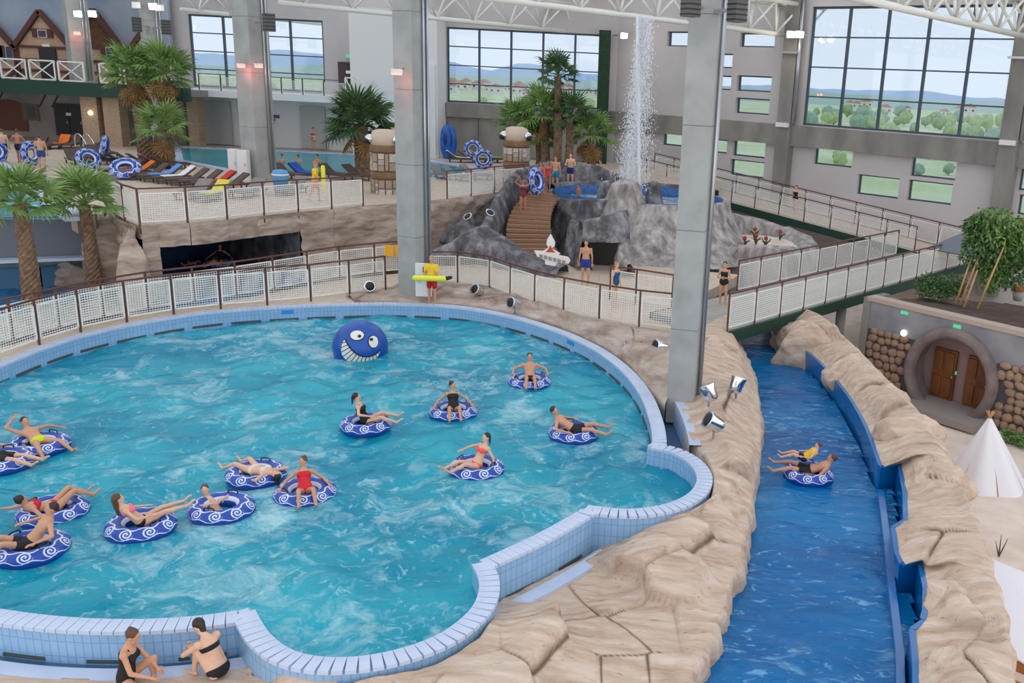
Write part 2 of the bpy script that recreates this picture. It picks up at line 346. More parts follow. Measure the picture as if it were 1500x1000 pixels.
def wallstrip(line, za, zb, flip, name, m, parent, closed=True):
    b = MB(); uv = []; L = 0; n = len(line)
    for i in range(n if closed else n-1):
        p, q = line[i], line[(i+1) % n]; l = (Vector(q[:2])-Vector(p[:2])).length; o = len(b.v)
        b.v += [(p[0], p[1], za), (q[0], q[1], za), (q[0], q[1], zb), (p[0], p[1], zb)]
        u = [(L, za), (L+l, za), (L+l, zb), (L, zb)]; ff = (o, o+1, o+2, o+3)
        if flip: ff = ff[::-1]; u = u[::-1]
        b.f.append(ff); uv += u; L += l
    b.m = [0]*len(b.f); b.uv = uv; return b.build(name, m, parent, fix=False)
wallstrip(inner, -1.3, ZR-.05, False, 'inner_wall', TILE, wp)
wallstrip(outer, -.45, ZR-.05, True, 'outer_wall', TILE, wp)
capb = MB()
for i in range(n_):
    j = (i+1) % n_; capb.add([(*inner[i][:2], ZR-.05), (*inner[j][:2], ZR-.05), (*outer[j][:2], ZR-.05), (*outer[i][:2], ZR-.05)], [(0, 1, 2, 3)])
capb.build('rim_bed', mat('grout', srgb(170, 184, 206), .8), wp)
fill(inner, -1.3, 'pool_floor', mat('pool_floor_tile', srgb(70, 180, 204), .4), wp)
# coping: one tile after another
ct = MB().box((0, 0, 0), (.153, .34, .06)).mesh('coping_tile', COPE); tl = resample(POOL, .16, True); cnt = 0; mid = offset(tl, -W_/2); cs = MB()
nearest = set(sorted((i for i in range(len(tl)) if 10.6 < mid[i].y < 22 and mid[i].x > -11.5), key=lambda i: mid[i].length)[:300])
for i in range(len(tl)):
    p = mid[i]; d = mid[(i+1) % len(tl)]-mid[i-1]; Mt = T(p.x, p.y, ZR-.02) @ RZ(math.atan2(d.y, d.x))
    if (mid[(i+1) % len(tl)]-mid[i]).normalized().dot((mid[i]-mid[i-1]).normalized()) < .6: continue
    if i in nearest: inst('coping_tile', ct, wp, wp.matrix_basis.inverted() @ Mt)
    else: cs.box((p.x, p.y, ZR-.02), (.153, .34, .06), rz=math.atan2(d.y, d.x))
cs.build('coping_run', COPE, wp)['kind'] = 'stuff'
# dark overflow slots under the rim
sl = MB().box((0, 0, 0), (.95, .06, .075)).mesh('overflow_slot', mat('slot_dark', srgb(70, 82, 84), .6))
a1 = resample(arc1, 1.22)
for i in range(1, len(a1)-1):
    d = a1[i+1]-a1[i-1]; inst('overflow_slot', sl, wp, wp.matrix_basis.inverted() @ T(a1[i].x, a1[i].y, .02) @ RZ(math.atan2(d.y, d.x)))
for arc in (arc3, arc5):
    s_ = resample(offset(arc, -W_-.01, False), 1.25 if arc is arc5 else 1.1)
    for i in range(len(s_)-1):
        d = s_[i+1]-s_[i]; m_ = (s_[i]+s_[i+1])/2; inst('overflow_slot', sl, wp, wp.matrix_basis.inverted() @ T(m_.x, m_.y, -.27 if arc is arc3 else -.06) @ RZ(math.atan2(d.y, d.x)) @ SC(.7, 1, .8))
for px, py in ((417, 455), (839, 500)):
    p = at(px, py, .33); k = min(range(n_), key=lambda i: (inner[i].xy-p.xy).length); d = inner[(k+2) % n_]-inner[k-2]
    MB().box((0, 0, 0), (.4, .03, .13)).build('depth_sign', mat('sign_blue', srgb(40, 140, 220), .4), None).matrix_basis = T(0, 0, 0)
    o = COL.objects[-1]; o.parent = wp; o.matrix_basis = wp.matrix_basis.inverted() @ T(inner[k].x, inner[k].y, .28) @ RZ(math.atan2(d.y, d.x))
water_sheet('pool_water', offset(inner, -.12), .0, .085, .085, POOLW, 'turquoise choppy water with white foam filling the wave pool', 1.5)
# surge channels outside the near rim: floor, outer coping
def channel(name, arc, w0, z, label, zt, extra=None):
    t = thing(name, label, 'channel', (*arc[len(arc)//2][:2], z))
    a = offset(arc, -W_, False); c = [Vector(p) for p in offset(arc, -W_-w0, False)]; d = offset(arc, -W_-w0-.28, False)
    b = MB(); e = MB()
    for i in range(len(a)-1):
        b.add([(*a[i][:2], z), (*a[i+1][:2], z), (*c[i+1][:2], z), (*c[i][:2], z)], [(0, 1, 2, 3)])
        e.add([(*c[i][:2], z-.3), (*c[i+1][:2], z-.3), (*c[i+1][:2], zt), (*c[i][:2], zt), (*d[i][:2], zt), (*d[i+1][:2], zt), (*d[i+1][:2], z-.3), (*d[i][:2], z-.3)], [(0, 1, 2, 3), (3, 2, 5, 4), (4, 5, 6, 7)])
    b.build('channel_floor', mat('channel_water', srgb(70, 104, 138), .15), t); e.build('channel_curb', COPE, t)
    return c
channel('surge_channel', arc5, .16, -.12, 'narrow tiled surge channel beside the two seated women', -.06)
channel('surge_channel', arc3, .22, -.36, 'narrow tiled surge channel at the rock between two scallops', -.2)
i0 = int(len(arc1)*.80); channel('surge_channel', arc1[i0:], .55, -.25, 'grey blue surge channel curving past the foot of the big pillar', .42)

# ---- lower ground, walkway, upper deck
st(MB().box((-3, 27, ZLOW-.1), (98, 79, .2)).build('floor', mat('sand', srgb(214, 194, 178), .9, srgb(228, 212, 200), 1.5, .3, 12)))
NEAR = [(-90, 575), (5, 535), (57, 514), (135, 489), (213, 473), (287, 460), (363, 450), (433, 442), (501, 433), (565, 424), (615, 416), (661, 414), (713, 421), (754, 437), (797, 451), (843, 463), (894, 472), (950, 481), (1000, 486)]
NEARW = [at(x, y, ZW) for x, y in NEAR]
def clear_rim(p, g):
    k = min(range(n_), key=lambda i: (inner[i].xy-p.xy).length); o = outer[k]-inner[k]; o.z = 0; o.normalize(); dd = (Vector((p.x, p.y, 0))-Vector((inner[k].x, inner[k].y, 0))).dot(o)
    return p + o*max(0, g-dd)
NEARW = [clear_rim(p, .5) for p in NEARW]
BN0, BN1 = at(1065, 485, .7), at(1424, 384, .7)
bd = (BN1-BN0).normalized(); bn = Vector((-bd.y, bd.x, 0)); BF0, BF1 = BN0+bn*3.3, BN1+bn*3.3
FAR = [(-60, 520), (36, 497), (113, 476), (189, 459), (250, 449), (301, 443), (373, 431), (437, 419), (502, 407), (565, 400), (600, 397)]
FARW = [at(x, y, ZW) for x, y in FAR]
ed_ = [q for q in offset(arc1, -W_-.02, False) if q.x < -10.3 or q.y < 25]
ed_ = [q for q in offset(arc1, -W_-.02, False) if q.x < -10.3]
st(slab(ed_+[Vector(p) for p in NEARW[9:]]+[BN0, BF0]+[Vector((4.2, 41, 0)), Vector((-9.5, 44, 0))]+[Vector(p) for p in FARW[::-1]], 0., ZW-.06, 'floor_walkway', DECK))
UP = [(205, 330), (275, 326), (333, 321), (387, 315), (437, 310), (486, 306), (532, 301), (590, 297), (655, 291), (690, 287), (724, 282)]
UPW_ = [at(x, y, ZUP) for x, y in UP]; UPL = [at(183, 322, ZUP), at(155, 300, ZUP)]
POOL2R = [at(112, 322, ZUP), at(55, 285, ZUP), at(0, 243, ZUP), at(-80, 205, ZUP)]       # right edge of the left pool
FR_L = [at(150, 313, ZUP), at(-120, 318, ZUP)]
up_poly = UPW_+[Vector((-7, 48.5, 0)), Vector((-5.5, 52.5, 0)), Vector((2.5, 54.5, 0)), Vector((4.5, 59, 0)), Vector((-2.5, 66.4, 0)), Vector((-2.5, 68, 0)), Vector((-50, 68, 0)), Vector((-50, 62, 0))]+POOL2R[::-1]+[FR_L[0]]+UPL[::-1]
st(slab(up_poly, ZUP-.5, ZUP, 'floor_upper_deck', UDECK))
# upper pools
lp = [POOL2R[0]]+POOL2R[1:]+[Vector((-50, 62, 0)), Vector((-50, 31.5, 0)), FR_L[1]]
lp2 = resample(lp, .3, True)
water_sheet('pool_water', lp, ZUP-.03, .3, .01, UPW, 'still light blue water of the raised pool behind the young palms')
ed = MB()
for p, q in zip(POOL2R, POOL2R[1:]): ed.bar(Vector(p)+Vector((0, 0, .04)), Vector(q)+Vector((0, 0, .04)), .7, .16)
tag(ed.build('pool_edge', COPE), 'white tiled edge of the raised pool beside the walking men', 'pool edge')
bp = [at(x, y, ZUP) for x, y in [(258, 215), (290, 217), (420, 222), (520, 227), (600, 232), (690, 246), (700, 252), (640, 261), (540, 258), (425, 256), (405, 252), (330, 249), (262, 236)]]
water_sheet('pool_water', bp, ZUP+.02, .4, .008, UPW, 'calm pale turquoise water of the swimming pool behind the loungers')
eb = MB(); bq = bp+[bp[0]]
for p, q in zip(bq, bq[1:]): eb.bar(Vector(p)+Vector((0, 0, .03)), Vector(q)+Vector((0, 0, .03)), .5, .08)
tag(eb.build('pool_edge', COPE), 'pale coping around the swimming pool behind the loungers', 'pool edge')
dw = thing('pool_front_wall', 'dark grey wall with white ledge below the raised pool edge', 'wall', at(60, 365, .3))
MB().bar(FR_L[0]+Vector((0, -.3, -.72)), FR_L[1]+Vector((0, -.3, -.72)), .3, 1.44).build('wall_face', mat('slate_wall', srgb(108, 112, 124), .7), dw)
MB().bar(FR_L[0]+Vector((0, -.6, -1.5)), FR_L[1]+Vector((0, -.6, -1.5)), .9, .1).build('ledge', COPE, dw)

# ---- rock sweeps: a strip of rock between two lines
def seeds(n, x0, x1, y0, y1, r, amp, tilt): return [(r.uniform(x0, x1), r.uniform(y0, y1), r.uniform(-amp, amp), r.uniform(-tilt, tilt), r.uniform(-tilt, tilt)) for _ in range(n)]
def plates(X, Y, sd, k=5., crack=.07):
    S_ = np.array(sd); D = np.hypot(X[..., None]-S_[:, 0], Y[..., None]-S_[:, 1]); V = S_[:, 2]+S_[:, 3]*(X[..., None]-S_[:, 0])+S_[:, 4]*(Y[..., None]-S_[:, 1])
    dm = D.min(-1, keepdims=True); Wt = np.exp(-k*(D-dm)*2.2); h = (V*Wt).sum(-1)/Wt.sum(-1); ix = D.argmin(-1); D.sort(axis=-1); e = D[..., 1]-D[..., 0]; ang = S_[ix, 2]*9+.8
    h = h+.003*np.sin(26*(X*np.cos(ang)+Y*np.sin(ang))+1.6*np.sin(2.1*X+1.3*Y)+1.2*np.sin(3.3*Y-1.7*X))
    return h - crack*np.exp(-(e/.06)**2), e
def strip(Lp, Rp, nu, nv, hfun, name, m, label, cat, left_drop=None, right_drop=None, sd=None, crack=.08, nz=.035, k=9., edge=.2):
    Lr = resample(Lp, sum((Vector(b)-Vector(a)).length for a, b in zip(Lp, Lp[1:]))/nu)[:nu+1]; Rr = resample(Rp, sum((Vector(b)-Vector(a)).length for a, b in zip(Rp, Rp[1:]))/nu)[:nu+1]
    n = min(len(Lr), len(Rr)); X = np.zeros((n, nv+1)); Y = X.copy(); Z0 = X.copy(); TV = X.copy()
    for i in range(n):
        for j in range(nv+1):
            p = Lr[i].lerp(Rr[i], j/nv); X[i, j], Y[i, j], Z0[i, j] = p; TV[i, j] = j/nv
    U = np.linspace(0, 1, n)[:, None]*np.ones((1, nv+1)); Z = Z0+hfun(U, TV)
    if sd:
        h, e = plates(X, Y, sd, k, crack); h = np.minimum(h, .04+.7*TV); env = np.clip(np.minimum(TV*.6, 1-TV)/edge, 0, 1); env = env*env*(3-2*env); Z = np.maximum(Z+h*env, Z0-.05)
    P = []; CK = []
    for i in range(n):
        row = [Vector((X[i, j], Y[i, j], Z[i, j]+nz*fr((X[i, j], Y[i, j], 0), 1.6))) for j in range(nv+1)]
        if left_drop is not None:
            d = (row[0]-row[1]); d.z = 0; d.normalize(); a = row[0]; row = [Vector((a.x+d.x*.05, a.y+d.y*.05, left_drop)), Vector((a.x+d.x*.08, a.y+d.y*.08, a.z*.5+left_drop*.5)), Vector((a.x+d.x*.06, a.y+d.y*.06, a.z-.08))]+row
        if right_drop is not None:
            d = (row[-1]-row[-2]); d.z = 0; d.normalize(); a = row[-1]; q = .1*fr(a, 2.); row = row+[Vector((a.x+d.x*(.1+q), a.y+d.y*(.1+q), a.z-.1)), Vector((a.x+d.x*(.12+q*2), a.y+d.y*(.12+q*2), a.z*.5+right_drop*.5)), Vector((a.x+d.x*.02, a.y+d.y*.02, right_drop))]
        ck = list(np.exp(-(e[i]/.035)**2)*env[i]*(.35+.65*(np.sin(X[i]*1.3+Y[i]*.7) > -.4))) if sd else [0.]*(nv+1)
        CK += ([0]*3 if left_drop is not None else [])+ck+([0]*3 if right_drop is not None else []); P.append(row)
    o = grid_mesh(P, name, m); at_ = o.data.attributes.new('crack', 'FLOAT', 'POINT'); at_.data.foreach_set('value', CK)
    return st(tag(o, label, cat))
rr = random.Random(3)
def px3(l): return [at(x, y, z) for x, y, z in l]
# rock between wave pool and river
Lb = smoothline(px3([(1035, 478, .6), (975, 505, .5), (985, 560, .4), (1003, 610, .42), (1012, 640, .42), (1034, 664, .38), (1046, 700, .36), (1036, 738, .3), (992, 766, .25), (938, 774, .1), (908, 778, -.2), (868, 808, -.24), (800, 846, -.24), (735, 878, -.24), (722, 905, .3), (698, 937, .34), (650, 966, .35), (590, 985, .35), (530, 995, .35), (470, 1018, .3)]))
Rb = smoothline(px3([(1078, 488, -.1), (1100, 540, -.1), (1112, 600, -.05), (1112, 660, -.05), (1100, 730, -.08), (1085, 800, -.1), (1068, 860, -.12), (1040, 930, -.15), (1005, 1000, -.2), (960, 1080, -.2), (900, 1160, -.3)]))
sdc = []
for x_, y_, h_ in [(1060, 515, .34), (1035, 560, .2), (1045, 605, .3), (1088, 610, .1), (1062, 680, .16), (1095, 740, .0), (1030, 765, .1), (1060, 820, .05), (945, 815, .34), (1005, 850, .2), (882, 852, -.12), (822, 866, -.1), (890, 928, -.24), (955, 905, -.12), (1030, 905, -.04), (748, 908, .2), (775, 962, .12), (842, 985, -.1), (690, 968, .0), (620, 992, .08), (920, 985, -.2), (985, 985, -.1), (705, 1012, .1), (560, 1015, .0), (990, 795, .28)]:
    p = at(x_, y_, 0.); sdc.append((p.x, p.y, h_*1.5, rr.uniform(-.13, .13), rr.uniform(-.13, .13)))
strip(Lb, Rb, 560, 170, lambda U, V: .13*np.sin(np.pi*V)+.22*np.exp(-((U-.2)/.08)**2)*np.sin(np.pi*V), 'rock_bank', SAND, 'tan sculpted sandstone bank between the wave pool and the blue river', 'rock', left_drop=-.6, right_drop=-1.0, sd=sdc)
# rock apron between pool rim and near walkway rail
La = smoothline(rimpts([(520, 441), (560, 439), (620, 441), (690, 446), (760, 458), (820, 477), (870, 499), (915, 527), (950, 566), (975, 590)], .46)); Ra = smoothline([at(x, y, .52) for x, y in [(505, 430), (565, 421), (620, 412), (713, 418), (754, 434), (797, 449), (843, 461), (894, 470), (960, 482), (1030, 486)]])
strip(La, Ra, 160, 30, lambda U, V: .16*np.sin(np.pi*V)+.25*U*np.sin(np.pi*V), 'rock_apron', FASC, 'flat brownish rock apron between the pool rim and the walkway railing', 'rock', left_drop=0., sd=seeds(30, -11, 2, 26, 38, rr, .08, .06), crack=.03, nz=.03)
# near rock deck under the seated women
Lc = [Vector((p.x, p.y, -.07)) for p in offset(arc5, -W_-.16-.25, False)][::-1]; Lc = [p for p in Lc if p.y < 12.6]+px3([(372, 935, 0), (392, 962, .3), (430, 978, .34), (480, 984, .34)])
Rc = px3([(-260, 1080, -.1), (100, 1120, -.1), (300, 1120, -.1), (560, 1080, -.1)])
strip(smoothline(Lc), Rc, 180, 40, lambda U, V: .05*np.sin(np.pi*V)+.30*np.clip((U-.8)/.2, 0, 1)*(1-V)*0, 'rock_deck', SAND, 'tan rock deck that the two women sit on', 'rock', left_drop=-.6, sd=seeds(26, -13, -2, 8, 13, rr, .05, .05), crack=.04, nz=.03)

# ---- river channel right of the rock
RL = smoothline([at(x, y, ZRIV) for x, y in [(1082, 470), (1075, 500), (1098, 550), (1108, 600), (1106, 660), (1098, 730), (1082, 800), (1062, 870), (1036, 940), (1005, 1010), (960, 1100)]])
RR_ = smoothline([at(x, y, ZRIV) for x, y in [(1120, 470), (1150, 515), (1195, 555), (1235, 605), (1262, 655), (1282, 715)]])
notch = [(1286, 718), (1310, 712), (1318, 760), (1318, 800), (1300, 812), (1305, 850), (1312, 868), (1338, 862), (1346, 905), (1344, 955), (1326, 968), (1330, 1020), (1330, 1110)]
RR_ = RR_+[at(x, y, ZRIV) for x, y in notch]
rv = thing('river_channel', 'deep blue moulded river channel with side pockets', 'river channel', at(1180, 760, -1.5))
wallstrip([Vector(p) for p in RL], -1.6, -.30, False, 'channel_wall', CHAN, rv, closed=False)
wallstrip([Vector(p) for p in RR_], -1.6, .0, True, 'channel_wall', CHAN, rv, closed=False)
lipb = MB()
for p, q in zip(RL, RL[1:]): lipb.bar((p.x-.02, p.y, -.29), (q.x-.02, q.y, -.29), .10, .05)
lipb.build('channel_lip', CHAN, rv)
lipb = MB()
for p, q in zip(RR_, RR_[1:]): lipb.bar((p.x+.04, p.y, .0), (q.x+.04, q.y, .0), .10, .05)
lipb.build('channel_lip', CHAN, rv)
riv_poly = [Vector(p) for p in RL]+[Vector(p) for p in RR_[::-1]]
fill(riv_poly, -1.6, 'channel_floor', CHAN, rv)
cur = MB(); cpts = [at(x, y, -.42) for x, y in [(1290, 720), (1300, 800), (1306, 860), (1318, 960), (1320, 1060)]]
for p, q in zip(cpts, cpts[1:]): cur.bar(Vector((p.x, p.y, -.62)), Vector((q.x, q.y, -.62)), .14, .5)
cur.build('channel_curb', CHAN, rv)
water_sheet('river_water', riv_poly, ZRIV, .1, .05, RIVW, 'dark blue rippling river water with painted white glints', 1.6)

# ---- right bank of the river: strip of rock falling to the sand
Ld = [Vector((p.x+.07, p.y, .0)) for p in RR_]
Rd = smoothline(px3([(1190, 455, .55), (1245, 500, .45), (1290, 545, .4), (1335, 590, .4), (1375, 640, .35), (1400, 690, .35), (1420, 740, .35), (1440, 800, .35), (1462, 860, .35), (1475, 930, .35), (1485, 1000, .35), (1495, 1100, .3)]))
strip(Ld, Rd, 420, 90, lambda U, V: .22*np.sin(np.pi*V)+.1*np.sin(U*34)*np.sin(np.pi*V), 'rock_bank', SAND, 'tan sandstone bank between the blue river and the sandy floor', 'rock', right_drop=-2.15, sd=seeds(26, 3, 10, 10, 33, rr, .16, .25), crack=.07)
# separate boulders on that bank
def boulder(px, py, z, sx, sy, sz, rz, seed, label, m=SAND, cuts=13, group=None, nzs=.07):
    r = random.Random(seed); p = at(px, py, z) if py is not None else px; bm = bmesh.new(); bmesh.ops.create_icosphere(bm, subdivisions=5, radius=1.)
    pl = []
    for _ in range(cuts):
        d = Vector((r.uniform(-1, 1), r.uniform(-1, 1), r.uniform(-.25, 1))).normalized(); pl.append((d, r.uniform(.48, .74)))
    off = Vector((seed*3.1, seed*1.7, 0))
    for v in bm.verts:
        c = v.co.copy()
        for d, h in pl:
            e = c.dot(d)-h
            if e > 0: c -= d*e*.97
        c += c.normalized()*nzs*noise.fractal(c*2.2+off, .9, 2., 4); v.co = Vector((c.x*sx, c.y*sy, c.z*sz))
    me = bpy.data.meshes.new('boulder'); bm.to_mesh(me); bm.free(); me.materials.append(m); me.polygons.foreach_set('use_smooth', [True]*len(me.polygons))
    o = link('boulder', me); o.matrix_basis = T(p) @ RZ(rz); return tag(o, label, 'rock', group)
BL = [(1178, 505, .1, 1.25, .95, 1.35, .3, 'tall tan boulder under the footbridge end'), (1165, 492, .0, 1.0, 1.0, .85, 1.2, 'rounded boulder tucked below the footbridge'),
      (1245, 545, .15, 1.0, .85, .75, .8, 'pale boulder beside the bridge pillar'), (1300, 588, .15, 1.15, .9, .65, .5, 'boulder in front of the stone wall'),
      (1345, 640, .15, 1.15, 1.0, .65, .1, 'wide boulder in front of the round doorway'), (1375, 700, .1, 1.05, .9, .55, 1.0, 'flat boulder beside the white teepee'),
      (1385, 780, .05, .85, 1.1, .45, .4, 'low slab like boulder at the first river pocket'), (1395, 880, .05, .8, .75, .45, 2., 'swirled boulder between the two river pockets'), (1400, 985, .05, .75, .8, .5, .9, 'boulder past the second river pocket')]
for i, (x, y, z, a, b, c, rz, lab) in enumerate(BL): boulder(x, y, z, a, b, c, rz, 11+i, lab)
CB = [(1040, 525, .35, .8, .9, .85, .5, 'boulder at the foot of the big concrete pillar'), (1050, 640, .15, .7, .9, .4, .2, 'ridged boulder carrying the silver spotlights')]
for i, (x, y, z, a, b, c, rz, lab) in enumerate(CB): boulder(x, y, z, a, b, c, rz, 31+i, lab, nzs=.06)
for i, (x, y, z, a, b, c, rz, lab) in enumerate([(172, 372, 1.35, 1.5, 1.0, 2.4, .4, 'greyish jagged boulder beside the tunnel mouth'), (120, 405, .4, 1.5, .8, .6, .4, 'pale low boulder at the foot of the young palms'), (478, 408, .15, 1.7, .8, 1.25, .75, 'pale pointed boulder right of the tunnel mouth'), (204, 428, .2, .75, .5, 1.9, .6, 'white grey boulder below the upper railing corner'), (690, 340, 1.4, 1.6, 1.0, .9, .3, 'brown boulder below the upper deck near the volcano')]):
    boulder(x, y, z, a, b, c, rz, 51+i, lab, m=FASC if i < 4 else GREY)

boulder(UPW_[0]+Vector((-.2, -.45, -1.95)), None, 0, .75, .6, 2.0, .4, 77, 'narrow upright rock below the upper railing corner', m=FASC)
# ---- fascia under the upper deck with the tunnel mouth
def fascia(p, q, z0, z1, n, seed, name='fascia_rock'):
    b = []
    d = (q-p); l = d.length; nrm = Vector((d.y, -d.x, 0)).normalized(); nu = max(4, int(l/.18)); nv = max(3, int((z1-z0)/.18))
    for i in range(nu+1):
        row = []
        for j in range(nv+1):
            c = p+d*(i/nu); z = z0+(z1-z0)*j/nv; e = .22*fr((c.x, c.y, z), .9)+.1*fr((c.x, c.y, z*3), 1.4)
            row.append(Vector((c.x, c.y, z))+nrm*(.12+e*(0 if j == nv else 1)))
        b.append(row)
    return b
fw = st(thing('deck_fascia', 'brown rock face below the upper deck railing', 'rock wall', (*UPW_[4][:2], .2)))
allp = UPL[::-1]+UPW_
for i, (p, q) in enumerate(zip(allp, allp[1:])):
    lo = -.4 if i < 2 or i > 5 else 2.05
    if i == 2: 
        mid_ = p.lerp(q, .35); grid_mesh(fascia(p, mid_, -.4, ZUP, 0, i), 'rock_face', FASC, fw); grid_mesh(fascia(mid_, q, 2.05, ZUP, 0, i), 'rock_face', FASC, fw); continue
    grid_mesh(fascia(p, q, lo, ZUP, 0, i), 'rock_face', FASC, fw)
tn = thing('river_tunnel', 'dark blue tunnel mouth under the upper deck', 'tunnel', (*UPW_[3][:2], .1), 0., None, 'structure'); t0 = UPW_[0].lerp(UPW_[1], .35); t1 = UPW_[4]
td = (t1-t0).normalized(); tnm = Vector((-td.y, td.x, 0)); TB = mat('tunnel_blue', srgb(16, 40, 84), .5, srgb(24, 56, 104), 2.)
b0, b1 = t0+tnm*5.5, t1+tnm*5.5
def quad(a, b, c, d, name, m, par): return MB().add([a, b, c, d], [(0, 1, 2, 3)]).build(name, m, par, fix=False)
def z_(p, z): return Vector((p.x, p.y, z))
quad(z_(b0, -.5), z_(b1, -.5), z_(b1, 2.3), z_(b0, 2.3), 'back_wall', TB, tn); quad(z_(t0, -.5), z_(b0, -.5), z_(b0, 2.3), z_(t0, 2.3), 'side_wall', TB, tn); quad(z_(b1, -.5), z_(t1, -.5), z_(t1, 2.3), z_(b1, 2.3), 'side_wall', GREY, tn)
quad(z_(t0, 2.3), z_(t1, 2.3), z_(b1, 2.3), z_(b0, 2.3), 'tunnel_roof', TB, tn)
rv2 = [z_(t0, 0)-tnm*2.5-td*1.0, z_(t1, 0)-tnm*1.2, z_(b1, 0), z_(b0, 0)]
water_sheet('river_water', [Vector(p) for p in rv2], .22, .2, .03, RIVW, 'dark blue water inside the tunnel mouth')
rw3 = [at(x, y, .1) for x, y in [(-120, 480), (60, 452), (240, 420), (235, 402), (160, 396), (60, 392), (-120, 390)]]
water_sheet('river_water', rw3, .1, .15, .03, RIVW, 'blue river water behind the two young palms')
tag(fill([at(x, y, .02) for x, y in [(-200, 540), (-60, 512), (36, 490), (189, 452), (301, 437), (437, 412), (600, 392), (620, 350), (430, 340), (120, 350), (-200, 360)]], .02, 'shore_ground', FASC), 'pale brown rocky ground between walkway and upper deck', 'ground', kind='structure')
bandb = MB(); bb = [at(x, y, .45) for x, y in [(-120, 412), (60, 405), (150, 398)]]
for p, q in zip(bb, bb[1:]): bandb.bar(p, q, .5, .75)
tag(bandb.build('river_wall', mat('dull_blue', srgb(72, 120, 150), .5)), 'dull blue river wall behind the young palm trunks', 'wall')

# ================================================================ BUILDING SHELL
def wall(name, p, d, s0, s1, z0, z1, holes, th, m):
    d = Vector((d[0], d[1], 0)).normalized(); nrm = Vector((-d.y, d.x, 0)); ss = sorted({s0, s1, *[h[0] for h in holes], *[h[1] for h in holes]}); zz = sorted({z0, z1, *[h[2] for h in holes], *[h[3] for h in holes]})
    ss = [s for s in ss if s0 <= s <= s1]; zz = [z for z in zz if z0 <= z <= z1]; b = MB(); M = Matrix((d, nrm, Vector((0, 0, 1)))).transposed()
    for a, c in zip(ss, ss[1:]):
        run = None
        for e, f in zip(zz, zz[1:]):
            sm, zm = (a+c)/2, (e+f)/2; op = any(h[0] < sm < h[1] and h[2] < zm < h[3] for h in holes)
            if not op: run = (run[0], f) if run else (e, f)
            if (op or f == zz[-1]) and run:
                q = Vector((p[0], p[1], 0))+d*sm; b.box((q.x+nrm.x*th/2, q.y+nrm.y*th/2, (run[0]+run[1])/2), (c-a, th, run[1]-run[0]), M=M); run = None
    return st(b.build(name, m))
WN = [0]
def window(p, d, s0, s1, z0, z1, cols, rows, fw_=.12, th=.35, dep=.22):
    """real window: frame, mullion, transom and one pane per field"""
    WN[0] += 1; d = Vector((d[0], d[1], 0)).normalized(); nrm = Vector((-d.y, d.x, 0)); M = Matrix((d, nrm, Vector((0, 0, 1)))).transposed()
    c0 = Vector((p[0], p[1], 0))+nrm*dep; w_ = thing('window_%d' % WN[0], None, None, c0+d*(s0+s1)/2+Vector((0, 0, z0)), 0, None, 'structure')
    def bx(a, b, e, f, name, m, t=.1):
        q = c0+d*(a+b)/2; return MB().box((q.x, q.y, (e+f)/2), (b-a, t, f-e), M=M).build(name, m, w_)
    fb = MB()
    for a, b, e, f in ((s0, s0+fw_, z0, z1), (s1-fw_, s1, z0, z1), (s0+fw_, s1-fw_, z0, z0+fw_), (s0+fw_, s1-fw_, z1-fw_, z1)):
        q = c0+d*(a+b)/2; fb.box((q.x, q.y, (e+f)/2), (b-a, .14, f-e), M=M)
    fb.build('window_frame', DKFR, w_); cw = (s1-s0)/cols; rh = (z1-z0)/rows
    for i in range(1, cols): bx(s0+i*cw-fw_*.6, s0+i*cw+fw_*.6, z0+fw_, z1-fw_, 'mullion', DKFR, .16)
    for j in range(1, rows): bx(s0+fw_, s1-fw_, z0+j*rh-fw_*.32, z0+j*rh+fw_*.32, 'transom', DKFR, .1)
    for i in range(cols):
        for j in range(rows): 
            q = c0+d*(s0+(i+.5)*cw); MB().box((q.x, q.y, z0+(j+.5)*rh), (cw-.02, .02, rh-.02), M=M).build('pane', GLASS, w_)
# right wall
RWP = Vector((17.5, 50, 0)); RWD = Vector((-.766, .643, 0)).normalized()
def rw(x, y): q = onwall(x, y, RWP, RWD); return (Vector((q.x, q.y, 0))-RWP).dot(RWD), q.z
def rrect(x0, y0, x1, y1):
    a, b = rw(x0, (y0+y1)/2)[0], rw(x1, (y0+y1)/2)[0]; xm = (x0+x1)/2; return (min(a, b), max(a, b), rw(xm, y1)[1], rw(xm, y0)[1])
sb0, sb1 = rw(1481, 110)[0], rw(1182, 100)[0]
BIGW = (sb0, sb1, 6.5, 13.2); SMALL = [rrect(*r) for r in [(977, 46, 1018, 68), (1084, 48, 1135, 69), (1022, 78, 1073, 99), (1022, 110, 1071, 131), (1079, 111, 1130, 134), (1077, 144, 1127, 167), (970, 195, 1012, 214), (1020, 203, 1065, 223), (1073, 205, 1121, 230), (1069, 235, 1119, 259), (1192, 216, 1249, 243), (1255, 258, 1317, 288), (1334, 232, 1401, 261), (1329, 266, 1395, 297), (1492, 250, 1560, 282), (1490, 288, 1556, 318)]]
scorn = rw(897, 150)[0]
wall('wall_right', RWP, -RWD, -scorn, 16, ZLOW, 15.2, [(-h[1], -h[0], h[2], h[3]) for h in [BIGW]+SMALL], .5, WGREY)
window(RWP, -RWD, -BIGW[1], -BIGW[0], BIGW[2], BIGW[3], 5, 4, dep=.25)
for h in SMALL: window(RWP, -RWD, -h[1], -h[0], h[2], h[3], 1, 1, fw_=.08, dep=.32)
Mr = Matrix((RWD, Vector((-RWD.y, RWD.x, 0)), Vector((0, 0, 1)))).transposed(); inw = Vector((-RWD.y, RWD.x, 0)); inw = inw if inw.y < 0 else -inw
def onr(s, z, off=0.): return RWP+RWD*s+inw*off+Vector((0, 0, z))
tb_ = thing('concrete_framework', 'grey concrete beam and posts framing the long window wall', 'beam', onr(8, 1), 0., None, 'structure')
